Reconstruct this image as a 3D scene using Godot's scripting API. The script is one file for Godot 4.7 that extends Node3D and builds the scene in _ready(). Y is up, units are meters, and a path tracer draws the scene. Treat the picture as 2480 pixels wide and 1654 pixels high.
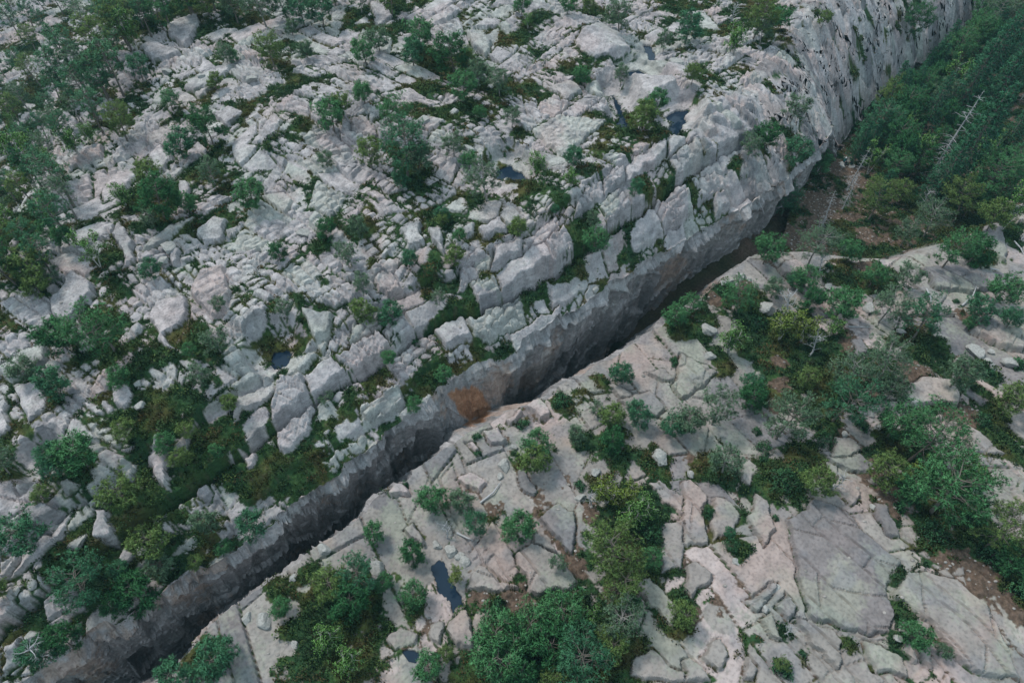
extends Node3D
# A granite plateau split by a long crevice, seen from the air under an overcast sky.
# t runs along the crevice, s across it (towards the plateau); both in metres.

const RIGHT_RIM = [[-30, 0.01], [0.02, 0.01], [6.49, 1.91], [12.93, 1.54], [16.62, 1.39], [21.22, 2.28], [26.57, 1.73], [30.73, 1.84], [36.44, 1.51], [39.4, 0.33], [47.52, -0.15], [53.85, -0.49], [63.71, -0.83], [72.19, -0.55], [76.74, -0.4], [84, 2], [92, 6], [101, 8.2], [117, 11.6], [135, 14.2], [156, 14.5], [181, 17], [241, 17]]
const LEFT_RIM = [[-40, 5.8], [0, 6.5], [10, 5.8], [15, 5.7], [23, 6.2], [28.5, 5.8], [31, 6.7], [36, 6.8], [38, 5.5], [47, 5.4], [57, 5.2], [72, 4.3], [79, 3.6], [92, 5.2], [101, 7.3], [116.94, 10.71], [134.79, 13.09], [155.89, 13.41], [181.08, 15.86], [241.08, 15.86]]
const PLATEAU_EDGE = [[-60, 2], [-40, 8], [-4, 28], [4, 37], [12, 52], [22, 69], [32, 78], [50, 82], [77, 84], [120, 95], [200, 110]]
const FLOOR_LEVEL = [[-40, -6], [-12, -9], [0, -22], [50, -22], [60, -11], [68, -6.5], [78, -5.2], [90, -6], [105, -7.5], [130, -8], [165, -5], [240, -4]]
const VALLEY_BORDER = [[70, 6], [74, 3], [78, 0], [83.4, -6.7], [95.7, -10.9], [110, -15.4], [160, -33], [240, -60]]
const SLOPE_WIDTH = [[-40, 14], [30, 14], [45, 10], [60, 7], [85, 8], [105, 12], [240, 13]]
const PLATEAU_LEVEL = [[-40, 4], [0, 5.5], [30, 7.5], [60, 9], [100, 9.5], [160, 9], [240, 8]]
const RIM_LEVEL = [[-40, -0.6], [0, 0.3], [20, 1], [36, 2], [48, 3], [60, 3.2], [80, 3], [98, 2], [107, -6.5], [180, -5]]
# x, z, crown width, height, kind
const TREES = [-40.9, -93.1, 3.7, 4.8, 0, -37.5, -92.9, 3.8, 5, 0, -32.6, -90.4, 4.4, 6, 1, -30.5, -92.6, 4.2, 5.5, 2, -43.7, -93.5, 3.3, 4.3, 0, -46.3, -90.1, 3.5, 4.5, 0, -49.3, -85.6, 4.7, 6.1, 0, -49.3, -90.5, 3.9, 5, 0, -27.7, -90.5, 3.1, 4, 0, -25.3, -91.1, 2.8, 3.7, 0, -29.4, -80, 3.4, 4.4, 0, -20, -67.4, 3, 3.9, 0, -45.7, -78.9, 2.3, 3.1, 0, -33.5, -65.8, 3.4, 4.4, 2, -36.2, -63.8, 2.7, 3.5, 0, -37.7, -58.7, 2.4, 3.2, 0, -39.6, -55.6, 2.4, 2.9, 3, -34.8, -53.6, 3.9, 5, 2, -43.8, -67.6, 3.2, 4.2, 0, -20.1, -62.1, 1.5, 2, 0, -26.7, -56.2, 2.7, 3.5, 0, -31.8, -59.7, 2.2, 3, 1, -33.1, -55, 1.8, 2.3, 0, -35.4, -80.9, 1.9, 2.6, 1, -35.5, -75.9, 1.6, 2.1, 0, -39.7, -72.1, 1.8, 2.3, 0, -47.8, -67.5, 2.2, 2.6, 3, -48, -64.4, 2.9, 3.4, 3, -25.5, -81.9, 1.7, 2.2, 0, -24.4, -96.4, 2.5, 3.3, 0, -28.7, -88.4, 1.6, 2, 0, -34.7, -81.5, 1.3, 1.7, 0, -16.6, -83.5, 2.6, 3.4, 0, -11.8, -83.9, 3.2, 4.2, 0, -17.8, -79.9, 2.7, 3.6, 0, -12.1, -80.6, 2.5, 3.2, 0, -7.1, -80, 4.2, 5.4, 2, -5.6, -80.7, 2.3, 2.9, 0, -4.2, -76.8, 2.4, 3.1, 0, -5.9, -73.1, 2.9, 3.8, 0, -1.6, -74.6, 2.5, 3.4, 1, -17, -71.5, 2.1, 2.7, 0, -18.9, -68.9, 2, 2.7, 0, -12.6, -66.3, 3.3, 4.3, 0, -10.9, -59.8, 4.6, 6, 0, -15.2, -61.3, 2.6, 3.4, 0, -9.7, -60.3, 2.5, 3.3, 0, -11.7, -58, 1.6, 2.1, 0, -6.3, -62.9, 2.1, 2.8, 1, -4.5, -61.1, 1.7, 2.2, 0, -0, -68.9, 1.8, 2.5, 1, -2.6, -56.3, 3.3, 4.4, 1, 2.7, -61.6, 2.7, 3.3, 3, 1.4, -92.6, 2, 2.6, 0, -16.2, -94, 3.6, 4.6, 0, -20.5, -93.7, 2.6, 3.5, 1, 7.5, -92.8, 2.1, 2.7, 0, 8.7, -78.5, 1.8, 2.4, 0, 13.6, -80, 1.8, 2.5, 1, 6.7, -60.8, 1.9, 2.4, 0, 6.1, -57.5, 1.9, 2.3, 3, 14.4, -67.4, 2.6, 3.4, 0, 16.2, -70.6, 2.3, 3, 0, 13.1, -58.7, 1.5, 1.9, 0, 8.3, -54.9, 1.3, 1.7, 0, 14.4, -91.1, 3.5, 4.5, 0, 20.1, -88.1, 2, 2.7, 1, -7, -53.9, 1.3, 1.6, 0, 10.6, -96.3, 1.9, 2.5, 0, -6.4, -96, 2.3, 1.6, 5, 4.5, -55.3, 0.9, 1.2, 0, 2.1, -90.1, 1.8, 2.1, 3, -3.6, -69.8, 1.3, 1.7, 0, 29.2, -86.8, 3.5, 4.2, 3, 31.3, -97.2, 2.3, 2.9, 6, 32.8, -91, 4, 5.1, 0, 23.4, -89.9, 3.3, 4.3, 0, 21.7, -77.1, 1.8, 2.4, 0, 33.6, -90.5, 2.4, 3.2, 1, 45.1, -98.9, 1.8, 2.4, 0, 37.7, -94.9, 2.5, 3.3, 0, 67.7, -114.7, 4.8, 6.2, 2, 35.1, -76.3, 2.6, 3.5, 1, 30.6, -71.3, 2.6, 3.4, 2, 28, -68.9, 2.3, 3.1, 1, 35, -72.1, 3.1, 4.1, 0, 37.2, -73.8, 3.8, 5, 0, 44.5, -83, 2.8, 3.7, 0, 73, -104.1, 6.5, 7.8, 3, 64.6, -94.6, 5.2, 11.5, 7, 61.5, -83.2, 5.6, 14.6, 8, 62, -79.5, 7.7, 16.9, 7, 73.9, -88.6, 4.6, 10, 7, 76.1, -104.9, 6.9, 15.2, 7, 81.5, -110.2, 7.3, 16, 7, 81.6, -118.1, 5.3, 6.9, 0, 52.9, -84.3, 4.5, 5.4, 3, 48.2, -79.7, 2.8, 7.4, 8, 56, -91.9, 5.7, 7.4, 0, 58.2, -88.3, 5.6, 7.3, 2, 55.2, -82.6, 4, 5.1, 0, 49.1, -73.4, 4.4, 5.7, 0, 40.8, -69.1, 2.8, 7.2, 8, 55, -69.5, 4.4, 5.9, 1, 64.3, -75.5, 6.8, 8.9, 0, 57.1, -75.4, 2.5, 3.3, 6, 62.1, -73.7, 3.9, 5, 2, 71.7, -81.6, 4.9, 6.3, 0, 45.9, -75, 2.4, 6.4, 8, 74.6, -95.6, 6.5, 14.3, 7, 72, -99.8, 6.6, 14.6, 7, 68.7, -105.3, 3.8, 4.9, 0, 62, -95.9, 6, 7.8, 2, 58.2, -76.4, 5.4, 12, 7, 87, -123.2, 6, 8.1, 1, 77.7, -114.2, 5.1, 6.7, 0, 81.6, -105.1, 5.1, 11.3, 7, 60.6, -98.3, 3.5, 4.6, 2, 53.9, -90.2, 3.3, 4.3, 0, 73.3, -92.8, 5, 11, 7, 76.2, -88, 4.5, 5.8, 0, 59.4, -84.4, 4.1, 5.3, 2, 54.4, -77.2, 2.8, 3.6, 0, 57.4, -63.3, 3.1, 4, 0, 93.8, -129.1, 4.7, 6.1, 0, 87.5, -128.7, 3.7, 4.8, 0, 52.2, -78.2, 2.6, 5.6, 7, -38.9, -46.8, 3.7, 4.4, 3, -44, -45.3, 3, 3.9, 0, -46.1, -44.8, 4, 5.2, 2, -34, -46.2, 1.7, 2.2, 0, -18.4, -51.7, 1.8, 2.3, 2, -22.4, -48.3, 1.5, 1.9, 2, -34.7, -37.5, 4.2, 5.4, 0, -39.1, -38, 2.8, 3.6, 2, -41.5, -35.4, 2.1, 2.7, 0, -38, -33.4, 2.3, 3, 0, -32.5, -33.8, 1.6, 2.1, 0, -25.5, -37.7, 2, 2.7, 1, -26.4, -34.6, 1.7, 2.3, 1, -26.8, -30.7, 1.4, 1.9, 0, -31.3, -29.7, 1.6, 2.1, 0, -28.3, -29.3, 1.5, 1.9, 0, -24, -33.4, 1.4, 1.9, 0, -26.4, -41.9, 1.2, 1.5, 0, -20.7, -42.1, 1.4, 1.9, 1, -27.6, -37, 1.1, 1.5, 0, -16.8, -35.5, 1.3, 1.8, 1, -42.5, -49.1, 1.8, 2.4, 0, -35.5, -52.3, 1.6, 2.2, 1, -43, -43.4, 2, 2.7, 0, -45, -50.5, 1.7, 2.2, 0, -23.9, -46.3, 1.2, 1.6, 6, -42.4, -44.7, 1.5, 2, 1, -15.2, -51.7, 1.7, 2.2, 0, -15.8, -47.8, 2, 2.7, 1, -14.2, -45.5, 1.6, 2.2, 1, -9.8, -48.6, 1.5, 2, 0, -5.6, -48.7, 1.6, 2.1, 0, 0.6, -51.9, 1.8, 2.4, 0, 8.5, -53, 2.5, 3.3, 0, -7, -53.3, 1.2, 1.6, 0, -13.8, -42.4, 2, 2.6, 0, -11.5, -42.9, 2, 2.6, 0, -7.1, -45.5, 1.3, 1.8, 1, -9.1, -41.9, 1, 0.7, 5, -11.2, -39.1, 1.3, 1.6, 0, -6.4, -39, 1.6, 2, 0, -9.1, -35.8, 1.3, 1.6, 0, 17.3, -47.9, 2.3, 3, 0, 16.6, -43.4, 1.2, 0.9, 5, 10.9, -40.6, 2, 2.6, 0, 4.8, -38.2, 2.3, 1.6, 5, 8.2, -36.8, 1.4, 2, 1, 9.4, -35.4, 2.2, 2.8, 0, 11.7, -35.6, 2.2, 2.8, 0, 15, -34.7, 2.2, 2.8, 0, 1, -35.6, 1.4, 1, 5, 2.2, -32.2, 2.4, 3.1, 0, 5.9, -33.5, 1.5, 2, 0, -3.3, -34.1, 1, 0.7, 5, 9.2, -32.6, 2, 2.6, 2, -3.1, -32.4, 0.8, 0.6, 5, -5.2, -50.8, 1.1, 1.4, 0, 29.2, -57.6, 3.1, 4, 0, 34.3, -57.4, 4.3, 5.8, 1, 34.8, -56, 2.5, 3.2, 6, 38.9, -58, 2.2, 2.8, 0, 36.6, -57.3, 1.1, 0.8, 5, 32.4, -53.3, 2.6, 3.3, 0, 24.2, -50, 3.5, 4.5, 0, 28.7, -49, 3.3, 4.3, 6, 32.2, -50.8, 2.1, 2.8, 2, 34.9, -49.2, 3.3, 4.2, 0, 39.3, -48.4, 3.7, 5, 1, 41.4, -45.7, 3.7, 4.8, 0, 28.1, -46.3, 3.8, 4.1, 4, 30.3, -46, 3.4, 3.8, 4, 33.5, -46.7, 2.3, 2.7, 3, 26.3, -48.4, 2.4, 1.7, 5, 30.7, -44.3, 2.4, 3.1, 6, 22.5, -44.8, 3.3, 3.9, 3, 51.5, -67.6, 3, 4.1, 1, 43.4, -53.5, 2.5, 3.4, 1, 40, -53.7, 2.3, 3, 0, 49.1, -56.2, 3.7, 4.9, 0, 52.8, -57.7, 3, 3.9, 2, 52.5, -50.8, 3.1, 4, 0, 48.9, -48.1, 2.5, 3.3, 0, 51.3, -46.7, 1.9, 2.5, 0, 32.2, -39.4, 3.8, 5.2, 1, 30.6, -35.8, 4.3, 5.6, 0, 35.9, -40.2, 4.3, 5.8, 1, 36.2, -38, 2.7, 3.6, 1, 42.5, -39.3, 2.8, 3.6, 0, 41.8, -37.4, 1.4, 1, 5, 25, -34.2, 4.3, 5.6, 0, 19.1, -36.1, 3.5, 4.7, 1, 16.2, -34.8, 2.5, 3.2, 0, 23.5, -37.8, 2.5, 3.2, 2, 29.1, -40.3, 1.9, 2.5, 0, 23.6, -39.9, 1.9, 2.5, 0, 23.4, -33, 2.1, 1.4, 5, 23.3, -35, 1, 0.7, 5, 29.1, -33.6, 2, 1.4, 5, 33, -35.3, 1.5, 1.1, 5, 35.1, -34, 3.2, 4.2, 0, 36.3, -31.6, 5.4, 7, 0, 46.4, -36.4, 2.8, 3.7, 0, 44.3, -35.6, 1.9, 1.3, 5, 19.1, -50, 2, 2.6, 0, 31.9, -54.1, 1.8, 2.4, 0, 28.8, -52.4, 2, 2.5, 0, 48.6, -51.3, 0.8, 0.5, 5, 50.7, -42.1, 1.7, 1.2, 5, 47.3, -41, 1.1, 0.8, 5, 47.9, -47.3, 1.1, 1.5, 0, -33.8, -27.3, 3, 4, 0, -35.9, -26.8, 2.2, 2.9, 0, -30.5, -25.1, 2.7, 3.5, 0, -28.2, -22.6, 2.7, 3.5, 0, -27.8, -21, 2, 2.5, 0, -25.6, -21.8, 1.2, 1.6, 0, -36.3, -21.5, 3.1, 4, 0, -32.5, -18.9, 3.7, 4.8, 0, -24.9, -24.3, 1.8, 2.3, 0, -21.6, -24.6, 2.1, 2.7, 0, -23.6, -23, 1.2, 1.6, 0, -34.4, -14.5, 2.1, 2.8, 0, -32.4, -16.2, 1.1, 0.8, 5, -21.4, -14.2, 2.8, 3.6, 0, -14.3, -19.6, 2.5, 3.2, 0, -29.2, -18.9, 2.8, 3.6, 2, -34.2, -14.5, 2.6, 3.3, 6, -30.6, -20.5, 1.5, 2, 0, -27, -28.4, 1.5, 2, 0, -37.7, -18.2, 1.3, 1.7, 0, -35.3, -13.9, 0.9, 0.6, 5, -36.6, -24.9, 1.3, 1.7, 0, -24.1, -12.9, 2.3, 2.9, 0, -17.9, -18.2, 1.4, 1.9, 0, -39.8, -26.7, 2, 2.7, 1, -24.6, -29.5, 1, 1.3, 0, -13.7, -15.7, 2.6, 3.1, 3, -31.4, -17.1, 1.3, 1.7, 1, -30.3, -18.1, 1.7, 2.2, 2, -33.1, -15.4, 2.1, 2.8, 2, -6.8, -26.9, 2.3, 3, 0, -4.3, -27, 1.9, 2.4, 0, 0.6, -24.6, 2.4, 3.1, 0, -3.2, -24.9, 1.8, 2.4, 0, -8.2, -22.5, 1.8, 2.4, 2, -5.5, -24.6, 1.6, 2.1, 6, -11.6, -24.3, 1.6, 2.1, 0, -10.2, -20.2, 1.4, 1.9, 0, -7.5, -19.1, 1.9, 2.5, 0, -4.6, -20.8, 1.8, 2, 4, 2.2, -30.6, 2.5, 3.2, 0, 6, -29.1, 1.2, 0.8, 5, 8.2, -27.3, 3.1, 3.4, 4, 9.9, -27.3, 2.7, 3, 4, 11, -25.9, 2.7, 3.2, 3, 6.8, -27.1, 1.6, 2.1, 6, 8, -21.6, 4.3, 5.6, 0, 9.9, -25.3, 2.7, 3.2, 3, 11.4, -22.1, 1.6, 2, 0, 11.6, -24.4, 2.8, 1.9, 5, 8.4, -19.6, 3.2, 4.2, 0, -1.2, -15.8, 3.2, 4.2, 0, 1.3, -16.6, 2.8, 3.6, 0, 3.8, -17.4, 3.1, 4.1, 0, 6, -17.4, 2.1, 2.6, 3, 8.1, -16.8, 3.2, 4.3, 1, -0.7, -14, 3.5, 4.5, 0, 2.6, -15.3, 3.2, 4.2, 2, 5.1, -13.6, 4.1, 5.3, 0, 0.9, -13.4, 2.5, 3.2, 2, 7.6, -15.3, 2.3, 2.9, 0, 3.6, -13.2, 2.2, 2.9, 0, -12.2, -20.3, 3, 3.9, 0, -12.6, -18.6, 2.6, 3.4, 2, -11.9, -13.9, 2.5, 3, 3, -6.1, -13.9, 2, 2.6, 0, -4.9, -15, 1.1, 1.5, 0, -1.1, -18.8, 1.4, 1, 5, 3.8, -21.6, 1.3, 1.7, 1, 3.7, -19.1, 1, 0.7, 5, -9.5, -29.4, 0.8, 0.6, 5, -2.2, -18.4, 0.6, 0.4, 5, 9.6, -18.5, 1.5, 2, 2, 32.2, -29.2, 2.8, 3.6, 0, 35.4, -29.7, 2.5, 2.8, 4, 35.5, -26.3, 6, 7.8, 0, 39.4, -29.3, 3.2, 3.9, 3, 38.6, -23.1, 4.4, 5.7, 0, 23.9, -29.1, 3.2, 2.2, 5, 26.1, -28.5, 2.6, 3.4, 0, 18.8, -30.3, 2.6, 3.5, 1, 28.2, -28.6, 1.9, 2.5, 6, 18.1, -23.2, 1.7, 1.2, 5, 18.1, -24.2, 0.9, 1.2, 0, 29.9, -15.8, 1.9, 2.5, 0, 19.8, -13.8, 1.7, 1.2, 5, 19.8, -14, 1, 1.3, 0, 20.8, -16.3, 1.2, 1.5, 6, 31.8, -14.9, 1, 1.3, 0, 39.5, -19.3, 1.8, 1.3, 5, 39.4, -21.4, 2.3, 3, 0, 13, -17.5, 1.9, 2.5, 0, 16.8, -26.2, 1.1, 0.8, 5, 23, -31.8, 0.9, 0.6, 5, 22.5, -25.8, 0.7, 0.5, 5, 21.7, -14.9, 0.7, 0.5, 5, 34.8, -24.1, 3, 2.1, 5, 38.8, -25.2, 2.3, 1.6, 5, 38.7, -22.2, 2.6, 1.8, 5, 33.3, -26.7, 1.3, 0.9, 5, 33.8, -27.2, 2.3, 3, 2, -83.1, -97, 3, 7.1, 9, -81.4, -98.6, 2.2, 5, 11, -45.9, -91.5, 2.6, 5.8, 9, -54.7, -75.5, 2.1, 4.2, 9, -42.1, -49.3, 2.6, 6.3, 9, -49.2, -76, 2.5, 5.9, 9, -49.3, -72.1, 2.9, 6.5, 9, -48.5, -64.8, 2, 4.9, 9, -43.6, -94.1, 3, 6, 9, -48.2, -74.6, 2.1, 4.3, 9, -85.5, -126.9, 2, 4, 9, -51.2, -67.8, 2, 4.6, 10, -49.8, -86, 3, 6.5, 9, -53.4, -85.2, 2.9, 6.1, 10, -77, -93.8, 2.7, 5.8, 9, -82.5, -105, 3.1, 7.1, 10, -79.6, -143.8, 2.3, 5.2, 9, -97.8, -144.6, 2.1, 4.4, 9, -49.4, -92.3, 2.1, 5.2, 9, -89.6, -105.6, 2.2, 4.9, 9, -54.1, -76.6, 2.5, 6.5, 9, -50, -58.4, 3, 7.9, 11, -48.5, -50.5, 2.4, 5, 11, -79.1, -85.4, 2.2, 4.2, 9, -47.6, -76.9, 3, 7.4, 9, -102.8, -134.5, 2.2, 5.4, 11, -95, -120.2, 2.4, 6.2, 9, -85.5, -114.7, 2.9, 5.6, 9, -45.1, -52.4, 2.1, 4.6, 11, -103.8, -143.1, 2.3, 5.1, 9, -48.8, -58, 2.8, 5.5, 9, -91.4, -126.6, 2.9, 5.6, 9, -88.5, -140.5, 2, 4.5, 9, -74.2, -81.8, 2.3, 5.5, 9, -49.9, -82.9, 2, 4.1, 9, -48.8, -55.4, 2, 4.7, 9, -47.9, -59.6, 2.3, 4.5, 11, -47.6, -48.1, 2.5, 5.6, 9, -106.6, -141.8, 2.8, 6.2, 9, -43.1, -45.8, 2, 5.2, 9, -93.7, -135.6, 2.3, 4.5, 9, -74.4, -78.3, 1.9, 3.7, 9, -47.8, -84.4, 3.1, 6.4, 11, -47.1, -68.9, 2.4, 5.9, 9, -52.9, -78.1, 3.1, 7.7, 9, -85.1, -145.2, 2.1, 4.1, 9, -41.1, -95.8, 2.8, 5.8, 9, -91.2, -149.3, 2.4, 4.8, 9, -76.9, -98, 2.2, 4.8, 9, -81.6, -135.3, 2.1, 4.3, 9, -69.7, -65, 2.1, 3.9, 10, -44.2, -54.2, 2.4, 5, 10, -51.2, -75.9, 3, 6.8, 10, -49.3, -96.7, 2.8, 6.2, 11, -97.1, -132.2, 3, 6.9, 9, -88.7, -117.3, 2.5, 5.7, 9, -78.6, -104.5, 2.3, 4.5, 9, -45.4, -48.3, 2, 4.2, 9, -96.7, -137.3, 2.4, 5.7, 9, -74.8, -75.7, 2.9, 5.6, 11, -82.5, -101.3, 2.9, 6.9, 9, -77.6, -90.1, 2.9, 7, 9, -107.9, -149, 2.8, 5.6, 10, -50.4, -61, 2.9, 5.7, 11, -49, -61.4, 2.3, 5.9, 10, -47.8, -88.6, 2.5, 4.9, 9, -50.8, -71.6, 2.1, 4.9, 10, -45.4, -56.1, 2.9, 5.7, 9, -87.4, -106.3, 3.1, 7.7, 9, -93.1, -142.5, 2.9, 6.8, 9, -50.2, -80.4, 3, 7.8, 9, -95.3, -116.8, 2.2, 4.4, 9, 81, -116.9, 4.1, 7, 3, 90.4, -121.7, 3.7, 7.9, 1, 73.3, -111.8, 3.1, 6.4, 7, 68.3, -96.5, 2.8, 6.1, 2, 60.2, -72.5, 4.4, 7.1, 0, 68.6, -92, 3.8, 7, 2, 68.7, -77.5, 3.7, 6.9, 2, 95.4, -131.3, 3.5, 6.4, 0, 56.7, -85.1, 3.1, 7, 2, 72.8, -92.4, 2.6, 4.7, 2, 80.6, -105.4, 4.1, 6.7, 7, 68, -84.7, 3.5, 7, 3, 84.7, -103.8, 3.7, 6.5, 3, 78.2, -108.9, 3.8, 7.3, 7, 73.8, -88.7, 2.9, 5.5, 3, 60.4, -92, 3.7, 6.1, 3, 60.5, -77.7, 2.9, 6.6, 7, 59.8, -85.1, 4.3, 7.2, 3, 69.8, -101.6, 3.8, 6.1, 1, 59.8, -98, 3.7, 8, 0, 59.3, -63.4, 4, 7.4, 3, 64.2, -83.6, 3.2, 5.7, 2, 72.6, -95.1, 2.7, 6.4, 2, 60.4, -95, 3.1, 7.3, 2, 84.1, -113.9, 3.8, 7.8, 7, 65.2, -105, 3, 5.8, 2, 74.4, -100.8, 2.8, 5.7, 2, 89.1, -116.5, 3.2, 5.6, 7, 82.7, -103.7, 2.6, 4.7, 7, 92.6, -133, 3.2, 6.2, 1, 81.5, -95.6, 3.1, 5.2, 7, 73.2, -106.2, 2.9, 6.3, 7, 65.1, -99.2, 3, 6.8, 7, 64.4, -88.9, 3.4, 5.7, 2, 51.7, -87.3, 3.6, 7.4, 7, 54, -88.7, 3.5, 6.9, 7, 56, -90, 3.7, 7.3, 7, 55.4, -94, 3, 5.4, 7, 58.8, -93.1, 3, 6.7, 0, 60.3, -96.3, 2.7, 5, 2, 61.6, -98.1, 2.6, 5.1, 2, 63.4, -99.1, 3.1, 6, 0, 63.1, -101.4, 3.7, 7.7, 7, 63.7, -104.3, 3.5, 7.9, 7, 67.1, -104.7, 3.2, 6.8, 7, 68.2, -107.4, 3.1, 6.3, 7, 71.2, -107.2, 3, 5.9, 2, 71, -110.5, 3, 5.5, 7, 72.6, -111.8, 2.7, 5.4, 2, 73, -113.1, 3, 6.3, 7, 77.2, -112.6, 3.1, 6.8, 0, 76.9, -117.3, 3.6, 7.3, 7, 78.3, -117.8, 2.6, 5.5, 2, 81.9, -117.7, 3.6, 8, 0, 82.3, -119.9, 3.4, 7.7, 0, 85.2, -119.5, 2.8, 5.8, 2, 86.7, -121.3, 3.3, 7.1, 7, 87.5, -124.5, 3.8, 7.4, 7, 88.1, -126.5, 3, 6.9, 7, 90.6, -127.3, 3.4, 6.3, 7]
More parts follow.
